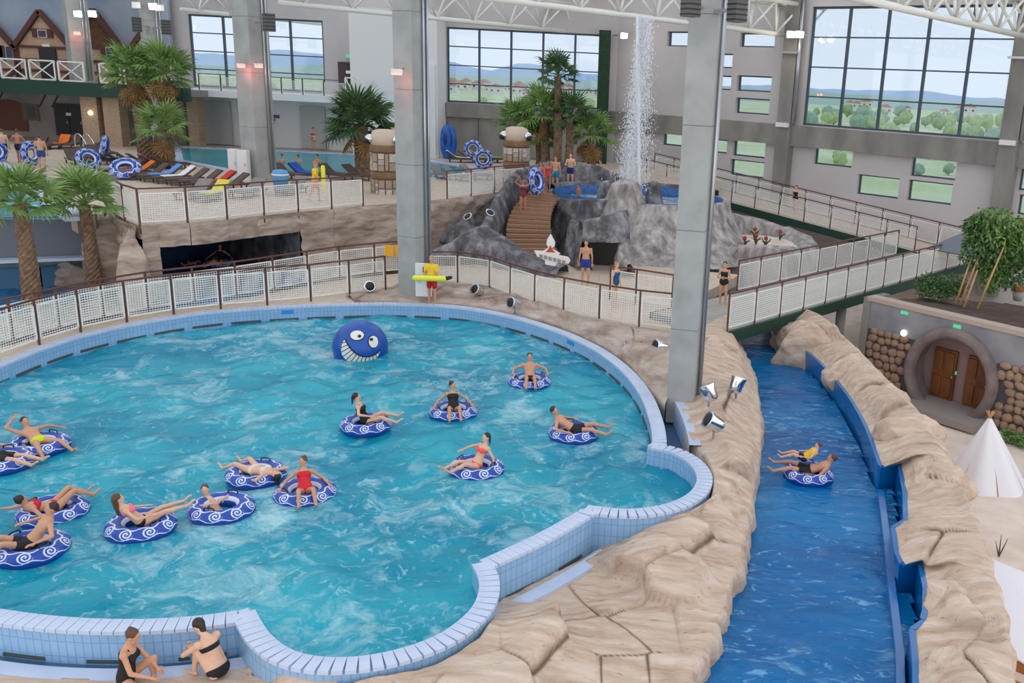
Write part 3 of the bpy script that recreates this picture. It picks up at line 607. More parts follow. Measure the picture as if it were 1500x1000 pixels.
MB().box(onr((scorn-16)/2, 5.85, .15), (scorn+16, .5, 1.2), M=Mr).build('beam', CONCD, tb_)
for x in (1158, 1492):
    s = rw(x, 150)[0]; MB().box(onr(s, 6.4, .25), (.95, .7, 16), M=Mr).build('post', CONCD, tb_)
    MB().tube([onr(s-.6, 6.6, .5), onr(s-.6, 13.5, .5)], .12, 8).build('downpipe', ALU, tb_, True); MB().box(onr(s, 6.45, .7), (.8, .25, .25), M=Mr).build('emergency_light', WHITE, tb_); MB().bar(onr(s+.6, 10.6, .75), onr(s-.7, 10.6, .75), .12, .12).build('lamp_bracket', ALU, tb_)
# back wall with the middle window; frontal, behind the volcano
YB = 67.; xs = lambda px, y=110, Y=YB: atY(px, y, Y).x
XC = onr(scorn, 0).x
bwh = [(xs(655), xs(888), 6.5, 11.5), (xs(282), xs(476), 6.7, 11.5)]
wall('wall_back', (0, YB), (1, 0), -52, XC+.3, ZLOW, 15.2, bwh, .5, WGREY)
window((0, YB), (1, 0), *bwh[0], 5, 4, dep=.2); window((0, YB), (1, 0), *bwh[1], 4, 4, dep=.2)
bm_ = thing('wall_back_lower', 'dark concrete beam and panels under the middle window', 'wall', (xs(770), YB-.3, ZUP), 0., None, 'structure')
MB().box(((xs(655)+xs(888))/2, YB-.25, 6.0), (xs(888)-xs(655), .5, .95)).build('beam', CONCD, bm_)
for i in range(5):
    a = xs(655)+(xs(888)-xs(655))*i/5; c = xs(655)+(xs(888)-xs(655))*(i+1)/5; MB().box(((a+c)/2, YB-.12, 4.2), (c-a-.04, .2, 2.6)).build('panel', CONCD, bm_)
gw = MB().box((XC-.62, YB-.75, 7.3), (.78, .45, 8.9)).build('ivy_panel', mat('ivy', srgb(30, 52, 38), .9, srgb(44, 74, 50), 9, 1., 30), None)
tag(gw, 'dark green artificial ivy column in the corner by the middle window', 'green wall')
tw = thing('stair_tower', 'tall white stair tower block beside the gallery door', 'tower', (xs(590), 65.4, ZUP))
MB().box(((xs(532)+xs(654))/2, 65.55, 7.6), (xs(654)-xs(532), 2.7, 9.5)).build('tower_block', WHITE, tw); MB().box((xs(645)-.2, 64.3, 5.9), (1.0, .5, 6.1)).build('tower_pilaster', WHITE, tw)
# gallery
gl = thing('gallery', 'white upper gallery slab in front of the gallery windows', 'gallery', (xs(400), 64, 6.2))
gx0, gx1 = xs(262), xs(535); MB().box(((gx0+gx1)/2, 64.9, 6.4), (gx1-gx0, 3.8, .42)).build('slab', WHITE, gl)
gmid = (xs(290)+xs(532))/2
st(MB().box((gmid, 66.4, 4.5), (xs(532)-xs(290)-.2, .5, 3.28)).build('wall_gallery', WHITE))
GR2 = mat('shutter_grey', srgb(186, 184, 184), .7); BRK = brick_mat('pillar_brick', srgb(186, 156, 128), srgb(168, 136, 110), srgb(190, 176, 160), 3.2, .5, .25, .8, rot=(math.pi/2, 0, 0))
tag(MB().box((xs(320), 65.98, 4.35), (xs(345)-xs(297), .28, 2.9)).build('shutter', GR2), 'plain grey roller shutter beside the brick pillar', 'shutter')
tag(MB().box((xs(463), 66.0, 4.35), (1.7, .22, 2.9)).build('recess_panel', GR2), 'light grey recessed panel behind the standing woman', 'panel')
def door(px, Y, z, w_, h_, label, m=None, leafs=1):
    x = atY(px, 120, Y).x; t = thing('door_%d' % (px % 97), label, 'door', (x, Y, z), 0)
    MB().box((x, Y, z+h_/2), (w_+.2, .12, h_+.1)).build('door_frame', mat('door_frame_dark', srgb(60, 54, 54), .5), t)
    for i in range(leafs):
        lf = MB().box((x-w_/2+w_*(i+.5)/leafs, Y-.08, z+h_/2-.02), (w_/leafs-.04, .08, h_-.06)).build('door_leaf', m or mat('door_brown', srgb(66, 46, 48), .5), t)
        MB().box((x-w_/2+w_*(i+.85)/leafs, Y-.15, z+h_*.48), (.05, .06, .18)).build('handle', ALU, lf)
    MB().box((x, Y-.16, z+h_*.72), (.35, .02, .2)).build('door_notice', WHITE, t); return t
door(512, 66.7, 6.6, 1.3, 2.2, 'dark brown double door on the gallery', leafs=2)
tag(MB().box((xs(511, 80, 66.7), 66.93, 9.25), (.5, .12, .25)).build('exit_sign', mat('exit_green', srgb(90, 190, 140), .4, emit=srgb(90, 200, 150), es=.5)), 'small green exit sign above the gallery door', 'sign')
# purple lettering on the white wall (unreadable from here)
sg = thing('wall_lettering', 'purple and grey lettering on the white wall under the gallery', 'sign', (xs(400, 175, 66.1), 66.1, 4.6))
PUR = mat('purple_paint', srgb(122, 62, 140), .6); q_ = atY(393, 170, 66.1)
for i, (dx, dz, w_, h_, m) in enumerate([(0, 0, .85, .22, PUR), (-.16, -.24, .5, .2, PUR), (-.16, -.46, .45, .1, CONCD), (-.25, .42, .16, .3, CONCD)]): MB().box((q_.x+.35+dx, 66.1, q_.z+dz), (w_, .03, h_)).build('letter_block', m, sg)
# left balcony, lower pillars and timbered facades
YL = 60.5; bx0, bx1 = -52, xs(277, 128, YL)
bl = thing('balcony', 'balcony with dark green fascia below the timbered houses', 'balcony', ((bx0+bx1)/2, 62.5, 6.0))
MB().box(((bx0+bx1)/2, YL, 6.35), (bx1-bx0, .4, .85)).build('fascia', DGREEN, bl); MB().box(((bx0+bx1)/2, 63.3, 6.4), (bx1-bx0, 5.2, .4)).build('slab', CONCD, bl)
st(MB().box(((bx0+xs(285))/2, 65.3, 4.5), (xs(285)-bx0, .5, 3.4)).build('wall_left_lower', mat('mural_wall', srgb(168, 160, 156), .9, srgb(140, 130, 126), .35)))
st(MB().box((-52.4, 48, 6.6), (.5, 40, 17.2)).build('wall_left', WGREY))
for px, lab in ((139, 'brick pillar with small wall lamp under the balcony'), (171, 'brick pillar left of the tall palms under the balcony'), (288, 'brick pillar beside the grey roller shutter')):
    yp = 61.5 if px < 280 else 64.2; x = atY(px, 180, yp).x; t = thing('brick_pillar', lab, 'pillar', (x, yp, ZUP)); MB().box((x, yp, 4.45), (1.05 if px < 280 else .7, 1., 3.2)).build('shaft', BRK, t)
    if px == 139: MB().ell((x+.1, 60.95, 4.9), (.14, .1, .14)).build('wall_lamp', mat('lamp_warm', (1, .85, .6), .3, emit=(1, .75, .45), es=6), t, True)
door(97, 64.9, ZUP, 1.9, 2.3, 'dark door under the balcony left of the brick pillar', mat('door_dark', srgb(48, 42, 46), .5), 2)
MU = mat('mural_brick', srgb(120, 78, 66), .9); ma = thing('wall_mural', 'painted brick arch and window on the wall under the balcony', 'mural', (xs(20), 65, 3.3))
ar = [Vector((xs(15, 180, 65)+1.25*math.cos(a), 65.0, 4.3+1.0*math.sin(a))) for a in [math.pi*i/14 for i in range(15)]]; MB().extr(ar+[Vector((ar[-1].x, 65.0, 3.2)), Vector((ar[0].x, 65.0, 3.2))], (0, -.04, 0)).build('painted_arch', MU, ma)
MB().box((xs(47, 180, 65), 64.98, 4.5), (1.15, .05, 1.1)).build('painted_window', mat('mural_brown', srgb(120, 104, 88), .8), ma); MB().box((xs(48, 180, 65), 64.95, 4.5), (.5, .05, .8)).build('painted_pane', mat('mural_green', srgb(90, 96, 88), .8), ma)
for px in (0, 62, 80): MB().bar(Vector((xs(px, 190, 65), 64.98, 4.9)), Vector((xs(px, 190, 65)+.7, 64.98, 6.0)), .1, .05).build('painted_beam', MU, ma)
SKYW = mat('mural_sky', srgb(120, 136, 160), .9, srgb(172, 178, 190), .18, lo=.35, hi=.62)
st(MB().box(((bx0+xs(262))/2, 66.4, 10.9), (xs(262)-bx0, .3, 8.6)).build('wall_sky_mural', SKYW))
TIM = mat('timber_brown', srgb(92, 56, 48), .7); PLA = mat('plaster_tan', srgb(202, 170, 144), .9, srgb(188, 152, 128), .8); PLW = mat('plaster_white', srgb(206, 194, 184), .9); SHK = mat('roof_shake', srgb(110, 76, 54), .9, srgb(92, 60, 44), 5)
def house(x0, x1, ypk, plaster, label, windows, dr=None, shake=False):
    Y = 65.9; a, c = xs(x0, 80, Y), xs(x1, 80, Y); m_ = (a+c)/2; zt = atY((x0+x1)/2, ypk, Y).z; zo = 6.6; ze = zo+(zt-zo)*.50
    t = thing('timbered_house', label, 'house facade', (m_, Y, zo)); MB().extr([Vector((a, Y, zo)), Vector((c, Y, zo)), Vector((c, Y, ze)), Vector((m_, Y, zt)), Vector((a, Y, ze))], (0, .25, 0)).build('facade_wall', plaster, t)
    if shake: MB().extr([Vector((a, Y-.04, ze)), Vector((c, Y-.04, ze)), Vector((m_, Y-.04, zt))], (0, .05, 0)).build('gable_shakes', SHK, t)
    for p, q in (((a-.1, ze-.1), (m_, zt+.1)), ((c+.1, ze-.1), (m_, zt+.1))): MB().bar((p[0], Y-.12, p[1]), (q[0], Y-.12, q[1]), .3, .3, up=(0, 1, 0)).build('roof_edge', TIM, t)
    def beam(p, q, w_=.17): MB().bar((p[0], Y-.06, p[1]), (q[0], Y-.06, q[1]), .12, w_, up=(0, 1, 0) if abs(p[0]-q[0]) < .01 else (0, 0, 1)).build('beam', TIM, t)
    for x in (a+.08, c-.08): beam((x, zo), (x, ze), .2)
    for z in (ze, zo+(ze-zo)*.62, zo+(ze-zo)*.3): beam((a, z), (c, z))
    beam((a+.1, zo+(ze-zo)*.3), (a+.9, zo)); beam((c-.1, zo+(ze-zo)*.3), (c-.9, zo))
    if not shake: beam((m_-(c-a)*.22, ze+(zt-ze)*.5), (m_+(c-a)*.22, ze+(zt-ze)*.5))
    for dx, z, w_, h_ in windows:
        f = MB().box((m_+dx, Y-.08, z), (w_+.14, .1, h_+.14)).build('window_frame', PLW, t); MB().box((m_+dx, Y-.14, z), (w_, .04, h_)).build('pane', mat('pane_dark', srgb(74, 72, 92), .2), f)
        for s in (-1, 1): MB().box((m_+dx+s*(w_*.5+.27), Y-.1, z), (.34, .08, h_+.1)).build('shutter', TIM, t)
    if dr is not None:
        d_ = MB().box((m_+dr, Y-.1, zo+1.1), (1.15, .12, 2.2)).build('door', mat('door_dark', srgb(48, 42, 46), .5), t); MB().box((m_+dr+.4, Y-.2, zo+1.), (.06, .08, .2)).build('handle', ALU, d_); MB().box((m_+dr, Y-.14, zo+2.35), (.5, .1, .16)).build('door_sign', WHITE, t)
house(-52, 24, 22, PLA, 'half timbered house with a pair of narrow shuttered windows', [(1.4, 8.3, .4, .9), (.3, 8.3, .4, .9)])
house(25, 107, 19, PLA, 'tan half timbered house with a dark door and high gable', [(.05, 9.7, .5, .4)], .25)
house(108, 181, 17, PLA, 'timbered house with brown shake gable behind the floodlit pillar', [(.9, 8.6, .5, .8)], shake=True)
house(183, 247, 46, PLW, 'white timbered house with brown door beside the grey wall', [(-.6, 8.3, .35, .4)], .3)
# ---- ceiling strips; open bays added to let in sky light
def clip(poly, p, n):
    out = []
    for i in range(len(poly)):
        a, b = poly[i], poly[(i+1) % len(poly)]; da, db = (a-p).dot(n), (b-p).dot(n)
        if da <= 0: out.append(a)
        if da*db < 0: out.append(a.lerp(b, da/(da-db)))
    return out
CEIL = mat('ceiling_panel', srgb(214, 212, 206), .9)
sky_i = 0
for i in range(-4, 13):
    a0 = i*7.; q = [A*a0+B*-70, A*(a0+3.0)+B*-70, A*(a0+3.0)+B*60, A*a0+B*60]
    q = clip(clip(q, Vector((0, 67.4, 0)), Vector((0, 1, 0))), onr(0, 0, -.3), -inw)
    if len(q) < 3: continue
    o = slab(q, 15.2, 15.5, 'ceiling', CEIL); st(o)

# ================================================================ COLUMNS AND TRUSSES
FLOOD = mat('flood_lens', (1, .95, .85), .2, emit=(1, .86, .62), es=14); RED = mat('heater_glow', (1, .3, .25), .3, emit=(1, .22, .16), es=2.2)
def lamp_light(p, e, col, r=.25, parent=None):
    l = bpy.data.lights.new('lamp_light', 'POINT'); l.energy = e; l.color = col; l.shadow_soft_size = r; o = bpy.data.objects.new('lamp_light', l); COL.objects.link(o); o.location = p
    if parent: o.parent = parent; o.matrix_parent_inverse = parent.matrix_basis.inverted()
def flood(p, aim, label, lit=True, e=60, hold=None):
    p = Vector(p); d = Vector(aim).normalized(); t = thing('floodlight', label, 'floodlight', p, 0, 'floodlights on the pillars'); Q = d.to_track_quat('-Z', 'Y').to_matrix()
    MB().box(p, (.5, .4, .22), M=Q).build('housing', ALU, t); MB().box(p+d*.13, (.42, .32, .04), M=Q).build('lens', FLOOD if lit else WHITE, t); MB().bar(p-d*.1, Vector(hold) if hold else p-d*.1+Vector((0, 0, -.35)), .06).build('bracket', ALU, t)
    if lit: lamp_light(p+d*.4, e, (1, .85, .65), .2, t)
def heater(p, side, label, hold):
    p = Vector(p); t = thing('heat_lamp', label, 'heat lamp', p, 0, 'red heat lamps on the pillars'); MB().bar(p-side*.35, p+side*.35, .2, .14).build('housing', WHITE, t); MB().bar(p-side*.32+Vector((0, 0, -.1)), p+side*.32+Vector((0, 0, -.1)), .16, .06).build('heating_element', RED, t); MB().bar(p, touch(hold, p, .1), .05).build('bracket', ALU, t)
    lamp_light(p+Vector((0, -.1, -.3)), 12, (1, .2, .15), .1, t)
def column(p, w_, ang, z0, label, pipe=True):
    t = thing('concrete_column', label, 'column', (p.x, p.y, z0), ang); zs = [z0]
    while zs[-1] < 15: zs.append(min(15.2, zs[-1]+2.6))
    for a, c in zip(zs, zs[1:]): MB().box((0, 0, (a+c)/2-z0), (w_, w_, c-a-.02)).build('shaft_section', CONC, t, local=True)
    MB().box((0, 0, (15.2-z0)/2), (w_-.03, w_-.03, 15.2-z0)).build('core', CONCD, t, local=True)
    if pipe:
        for dx in (-.12, .08): MB().tube([(w_/2*.55+dx, -w_/2-.07, .3), (w_/2*.55+dx, -w_/2-.07, 13-z0)], .05, 6).build('conduit', ALU, t, True, True)
    return t
c1 = at(1000, 568, .7); c2 = at(608, 432, .45); c3 = at(381, 262, ZUP); c4 = at(238, 222, ZUP); c0_ = at(140, 210, ZUP)
a45 = math.atan2(B.y, B.x)
column(c1, .72, a45+.62, -.2, 'big grey concrete pillar standing on the rock beside the river'); column(c2, .84, a45+.35, .1, 'tall grey concrete pillar behind the lifeguard'); column(c3, 1.15, a45+.3, ZUP, 'tall concrete pillar among the loungers with white boxes at its foot'); column(c4, 1.0, a45, ZUP, 'concrete pillar behind the tall palm pair'); column(Vector((c0_.x-.3, 62.2, 0)), 1.2, a45, 6.6, 'concrete pillar on the balcony between timbered houses')
c5 = Vector((c0_.x-.3, 62.2, 0))
HALF = {id(c1): .36, id(c2): .42, id(c3): .57, id(c4): .5, id(c5): .6}
def touch(c, p, z=0.): d = Vector((p[0]-c.x, p[1]-c.y, 0)); d = d.normalized()*HALF[id(c)]*1.2; return Vector((c.x+d.x, c.y+d.y, p[2]+z))
def near(px, py, c, back=1.25): return atY(px, py, c.y-back)
for px, py, c in ((115, 20, c5), (136, 20, c5), (225, 9, c4)): p = near(px, py, c); flood(p, (.1, -1, -.25), 'small bright warm floodlight high on a pillar', True, 25, touch(c, p))
for px, py in ((1158, 50), (1171, 50)): p = onwall(px, py, RWP+inw*1.2, RWD); flood(p, (.1, -1, -.25), 'small bright warm floodlight on the window wall post', True, 25, p-inw*1.1)
p = atY(914, 52, 65.2); flood(p, (.1, -1, -.25), 'small bright warm floodlight beside the ivy column', True, 25, (xs(897), 66.2, p.z))
for px, py in ((200, 8), (235, 12)): p = near(px, py, c4); flood(p, (.3, -1, .1), 'unlit white floodlight on the palm side pillar', False, hold=touch(c4, p))
for px, py, c, lab in ((581, 104, c2, 'red glowing heat lamp on the pillar behind the lifeguard'), (353, 95, c3, 'red heat lamp nearer the palms on the loungers pillar'), (379, 95, c3, 'red heat lamp nearer the gallery rail on the loungers pillar'), (113, 48, c5, 'red heat lamp on the balcony pillar'), (209, 88, c4, 'red heat lamp behind the palm crowns')): heater(near(px, py, c, 1.0), Vector((1, .3, 0)).normalized()*.55, lab, c)
for px, py, Y, lab in ((1012, 6, 22.4, 'dark box loudspeaker on the fountain side of the big pillar'), (1080, 14, 22.4, 'dark box loudspeaker on the window side of the big pillar'), (243, 40, 55.5, 'grey box loudspeaker on the palm side pillar'), (200, 36, 55.5, 'small grey loudspeaker left of the palm side pillar'), (394, 33, 46, 'grey loudspeaker on the pillar among the loungers')):
    p = atY(px, py, Y); k = .55 if Y < 30 else .8; t = thing('loudspeaker', lab, 'loudspeaker', p); c = min((c1, c2, c3, c4, c5), key=lambda c_: (c_.xy-p.xy).length); MB().bar(p, touch(c, p), .08).build('bracket', ALU, t); MB().box(p, (k*.6, k*.6, k), rz=.6).build('cabinet', mat('speaker_grey', srgb(92, 92, 92), .6), t)
    for i in range(5): MB().box(p+Vector((0, -.02, -k*.4+i*k*.2)), (k*.62, k*.62, .03), rz=.6).build('grille_slat', BLACK, t)
for p0, w_, lab in ((c3+Vector((-.95, -.7, 0)), .45, 'taller white cabinet at the foot of the loungers pillar'), (c3+Vector((-.35, -1.0, 0)), .5, 'shorter white cabinet at the foot of the loungers pillar')):
    t = thing('cabinet', lab, 'cabinet', p0); MB().box(p0+Vector((0, 0, .75)), (w_, .4, 1.5)).build('body', WHITE, t); dd = MB().box(p0+Vector((0, -.21, .75)), (w_-.06, .03, 1.4)).build('door', WHITE, t); MB().box(p0+Vector((w_*.3, -.24, .8)), (.04, .03, .16)).build('handle', ALU, dd)
def truss(p, q, z, label, hgt=1.7, wd=1.5, bay=2.6, r=.14):
    p, q = Vector((p.x, p.y, z)), Vector((q.x, q.y, z)); d = (q-p); L = d.length; d /= L; n = Vector((-d.y, d.x, 0)); t = thing('roof_truss', label, 'truss', p)
    MB().tube([p, q], r, 10).build('lower_chord', STEEL, t, True)
    u1, u2 = n*wd/2+Vector((0, 0, hgt)), -n*wd/2+Vector((0, 0, hgt))
    for u in (u1, u2): MB().tube([p+u, q+u], r*.9, 8).build('upper_chord', STEEL, t, True)
    k = max(2, int(L/bay))
    for i in range(k):
        a, m_, c = p+d*(L*i/k), p+d*(L*(i+.5)/k), p+d*(L*(i+1)/k)
        for u in (u1, u2):
            MB().tube([a+u, m_], r*.5, 6).build('brace', STEEL, t, True); MB().tube([m_, c+u], r*.5, 6).build('brace', STEEL, t, True)
        MB().tube([a+u1, a+u2], r*.5, 6).build('cross_tie', STEEL, t, True)
def tp(px, py, dz=3.0):
    v = ray(px, py); k = dz/v.z; return Vector((v.x*k, v.y*k, H+dz))
for (a, b_, lab, s0, s1) in [((409, 4), (900, 53), 'white tubular roof truss running to the middle window corner', .0, 1.), ((265, 14), (550, 43), 'white roof truss in front of the gallery windows', 0, 1.), ((760, 3), (1190, 56), 'white roof truss crossing to the window wall lamps', -.35, 1.), ((1267, 0), (1500, 53), 'white roof truss in front of the largest window', -.5, 1.15), ((0, 9), (78, 16), 'white roof truss above the timbered houses', -.3, 1.0)]:
    p, q = tp(*a), tp(*b_); truss(p+(q-p)*s0, p+(q-p)*s1, H+3.0, lab)
p, q = tp(-20, -4, 3.3), tp(168, 7, 3.3); tag(MB().tube([p, q], .2, 10).build('roof_pipe', STEEL, None, True), 'thick white pipe under the roof above the timbered houses', 'pipe')

# ================================================================ OUTSIDE
GRS = mat('meadow', srgb(186, 204, 142), .95, srgb(222, 222, 184), .06, lo=.35, hi=.65); GG = srgb  # meadow colours lightened in place of sunlight
c_ = onr(scorn, 0, -.6)
st(slab([Vector((-600, 68.5, 0)), Vector((c_.x, 68.5, 0)), c_, onr(-40, 0, -.6), onr(-40, 0, -600)+Vector((300, 0, 0)), Vector((900, 1500, 0)), Vector((-900, 1500, 0))], -1.4, -.9, 'ground_outside', GRS))
def blob(r, seed, m, name, sq=.8, sub=3):
    bm = bmesh.new(); bmesh.ops.create_icosphere(bm, subdivisions=sub, radius=r)
    for v in bm.verts: v.co *= 1+.35*noise.fractal(v.co*(1.6/r)+Vector((seed, 0, 0)), .8, 2., 3); v.co.z *= sq
    me = bpy.data.meshes.new(name); bm.to_mesh(me); bm.free(); me.materials.append(m); me.polygons.foreach_set('use_smooth', [True]*len(me.polygons)); return me
TG = [mat('tree_green_a', srgb(132, 160, 112), .9, srgb(166, 188, 132), 2.), mat('tree_green_b', srgb(160, 182, 124), .9, srgb(192, 204, 142), 2.), mat('tree_green_c', srgb(140, 168, 146), .9, srgb(164, 188, 160), 1.5)]
CRN = [blob(1., i*3.3, TG[i % 3], 'crown') for i in range(6)]; TRM = MB().tube([(0, 0, 0), (0, 0, 1)], .06, 6).mesh('trunk', mat('bark', srgb(90, 74, 60), .9))
ro = random.Random(5)
PL = []
def free(p, r):
    if any((p-q).length < r+k for q, k in PL): return False
    PL.append((p.copy(), r)); return True
def outtree(px, py, Y, s, i, label):
    p = atY(px, py, Y); p.z = -.9
    if not free(p, s*.95): return
    t = thing('tree', label, 'tree', p, 0, 'trees outside the windows'); inst('crown', CRN[i % 6], t, T(0, 0, s*1.0) @ RZ(i) @ SC(s*.8, s*.8, s)); inst('trunk', TRM, t, SC(s, s, s))
for i in range(110):
    px = ro.uniform(1180, 1490); Y = ro.uniform(110, 380); outtree(px, 150, Y, ro.uniform(.8, 1.7)*(Y/140)**.6, i, 'leafy tree in the meadow outside the largest window')
for i in range(34):
    px = ro.choice([ro.uniform(660, 880), ro.uniform(290, 470)]); Y = ro.uniform(160, 330); outtree(px, 140, Y, ro.uniform(1.2, 2.6), i, 'leafy tree in the meadow outside the back windows')
HILL = [mat('hill_near', srgb(168, 190, 170), .95, srgb(184, 202, 186), .01), mat('hill_far', srgb(176, 196, 218), .95, srgb(188, 206, 224), .01)]  # hill colours paled toward the sky to paint in haze
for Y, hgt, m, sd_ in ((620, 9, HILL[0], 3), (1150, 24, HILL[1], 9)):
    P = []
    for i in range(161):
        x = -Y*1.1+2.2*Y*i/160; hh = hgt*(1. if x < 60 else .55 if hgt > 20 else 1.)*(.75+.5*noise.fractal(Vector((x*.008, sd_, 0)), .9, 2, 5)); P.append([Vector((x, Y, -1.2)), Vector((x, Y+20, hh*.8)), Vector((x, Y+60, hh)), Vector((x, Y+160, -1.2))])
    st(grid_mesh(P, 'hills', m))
HB = MB().box((0, 0, .5), (1, .8, 1)).mesh('walls', mat('town_white', srgb(226, 218, 212), .9)); HRm = MB().extr([Vector((-.56, -.45, 1)), Vector((.56, -.45, 1)), Vector((0, -.45, 1.5))], (0, .9, 0)).mesh('roof', mat('town_roof', srgb(190, 140, 124), .9)); HWn = MB().box((0, -.41, .55), (.18, .03, .25)).mesh('window', mat('pane_dark', srgb(74, 72, 92), .2))
for i in range(44):
    px = ro.uniform(655, 890) if i < 36 else ro.uniform(1190, 1480); Y = ro.uniform(430, 590); p = atY(px, 120, Y); p.z = -.9; s = ro.uniform(3.2, 6)
    if not free(p, s): continue
    t = thing('town_house', 'small distant white house with reddish roof beyond the meadow', 'house', p, ro.uniform(-.4, .4), 'distant town houses'); inst('walls', HB, t, SC(s*1.2, s, s*.7)); inst('roof', HRm, t, SC(s*1.2, s, s*.7)); [inst('window', HWn, t, SC(s*1.2, s, s*.7) @ T(k, 0, 0)) for k in (-.28, .28)]

# ================================================================ RAILINGS
def panel_meshes():
    f = MB(); hh = .80
    for a, b in (((0, 0, 0), (1, 0, 0)), ((0, 0, hh), (1, 0, hh)), ((0, 0, 0), (0, 0, hh)), ((1, 0, 0), (1, 0, hh))): f.bar(a, b, .035, .035)
    g = MB()
    for k in range(1, 13): z = hh*k/13; g.bar((0, 0, z), (1, 0, z), .012, .014)
    for k in range(1, 16): x = k/16; g.bar((x, 0, 0), (x, 0, hh), .009, .009)
    return f.mesh('panel_frame', MESHW), g.mesh('mesh_infill', MESHW)
PF, PG = panel_meshes()
POSTM = MB().box((0, 0, .5), (.06, .045, 1)).mesh('post', BROWN)
def rail(pts, label, h=1.28, foot=.12, name='railing', panels=True, group=None, zoff=0.):
    pts = [Vector(p)+Vector((0, 0, zoff)) for p in pts]; t = thing(name, label, 'railing', pts[len(pts)//2], 0, group); Mi = t.matrix_basis.inverted()
    for p in pts: inst('post', POSTM, t, Mi @ T(p-Vector((0, 0, foot))) @ SC(1, 1, h+foot))
    hb = MB()
    for p, q in zip(pts, pts[1:]): hb.bar(p+Vector((0, 0, h)), q+Vector((0, 0, h)), .07, .05)
    hb.build('handrail', BROWN, t)
    if panels:
        for p, q in zip(pts, pts[1:]):
            d = (q-p); L = d.length; d /= L; y = Vector((0, 0, 1)).cross(d).normalized(); z = d.cross(y); g = .07
            M = Matrix(((d.x, y.x, z.x, 0), (d.y, y.y, z.y, 0), (d.z, y.z, z.z, 0), (0, 0, 0, 1))); o = p+d*g+Vector((0, 0, .12))
            fo = inst('panel_frame', PF, t, Mi @ T(o) @ M @ SC(L-2*g, 1, (h-.30)/.8)); inst('mesh_infill', PG, fo, Matrix.Identity(4))
    return t
rail(resample(NEARW[:10], 1.5), 'curved walkway railing with mesh panels along the pool rim'); rail(resample(NEARW[10:], 1.5), 'curved walkway railing with mesh panels between lifeguard and big pillar')
rail(resample(FARW, 1.5), 'walkway railing with mesh panels backed by the palms and tunnel')
f2 = [at(x, y, ZW) for x, y in [(893, 437), (931, 443), (984, 452), (1030, 458)]]; rail(f2, 'short railing in front of the pale volcano skirt')
rail(resample([BN0, BN1], 1.55), 'white panelled railing on the outer side of the footbridge', foot=.3); rail(resample([BF0+bd*5.2, BF1-bd*1.6], 1.55), 'footbridge railing on the volcano side')
rail(UPL[::-1][:0]+[UPL[1], UPL[0], UPW_[0]]+UPW_[1:7], 'upper deck railing above the tunnel mouth', foot=.3); rail(UPW_[8:]+[Vector((-6.6, 48.6, ZUP))], 'upper deck railing between totem and volcano', foot=.3)
# footbridge
br = thing('footbridge', 'footbridge crossing the river to the window wall', 'bridge', (BN0+BN1)/2+Vector((0, 0, -.4)))
bw = MB(); nb = int((BN1-BN0).length/.3)
slab([BN0, BN1, BF1, BF0], .42, .66, 'bridge_deck', mat('bridge_board', srgb(150, 150, 148), .7), br)
BB = MB().box((0, 0, 0), (.27, 3.2, .04)).mesh('deck_board', mat('bridge_plank', srgb(176, 172, 164), .7, srgb(160, 156, 150), 2.))
for i in range(nb): inst('deck_board', BB, br, br.matrix_basis.inverted() @ T(BN0+bd*(i+.5)*.3+bn*1.65+Vector((0, 0, -.02))) @ RZ(math.atan2(bd.y, bd.x)))
for o_ in (-.03, 3.33): MB().bar(BN0+bn*o_+Vector((0, 0, -.22)), BN1+bn*o_+Vector((0, 0, -.22)), .1, .4).build('edge_beam', DGREEN, br)
for px, py, zt in ((1207, 470, .4), (1262, 535, .4), (1332, 440, .4)):
    s_ = {1207: .42, 1262: .60, 1332: .80}[px]; p = BN0.lerp(BN1, s_)+bn*.5; MB().tube([(p.x, p.y, ZLOW), (p.x, p.y, .45)], .2, 14).build('pillar', ALU if px == 1262 else CONC, br, True)
# ramp along the right wall
rp = RWP+inw*3.6; za, zb_ = onwall(1255, 345, rp, RWD), onwall(1071, 296, rp, RWD); sa, sb_ = (za-rp).dot(RWD), (zb_-rp).dot(RWD)
def rz_(s): return za.z+(zb_.z-za.z)*(s-sa)/(sb_-sa)
def rpt(s, off): q = RWP+RWD*s+inw*off; return Vector((q.x, q.y, rz_(s)))
s_lo, s_hi = sa-6, scorn-3; rmp = thing('ramp', 'tiled ramp climbing along the window wall', 'ramp', rpt((s_lo+s_hi)/2, 2.2)-Vector((0, 0, .4)))
b = MB(); b.add([rpt(s_lo, 3.7), rpt(s_hi, 3.7), rpt(s_hi, .6), rpt(s_lo, .6)]+[rpt(s, o)-Vector((0, 0, .35)) for s, o in ((s_lo, 3.7), (s_hi, 3.7), (s_hi, .6), (s_lo, .6))], [(0, 1, 2, 3), (7, 6, 5, 4), (0, 4, 5, 1), (2, 6, 7, 3), (1, 5, 6, 2), (3, 7, 4, 0)]); b.build('ramp_slab', DECK, rmp)
MB().bar(rpt(s_lo, 3.75)-Vector((0, 0, .2)), rpt(s_hi, 3.75)-Vector((0, 0, .2)), .1, .4).build('edge_beam', DGREEN, rmp)
n1 = [rpt(sa+(sb_-sa)*k/5*1., 3.6) for k in range(-2, 11)]; rail(n1, 'ramp railing beside the planted rock bowl'); rail([rpt(sa+(sb_-sa)*k/5, .8) for k in range(-4, 11)], 'ramp railing beside the small strip windows')
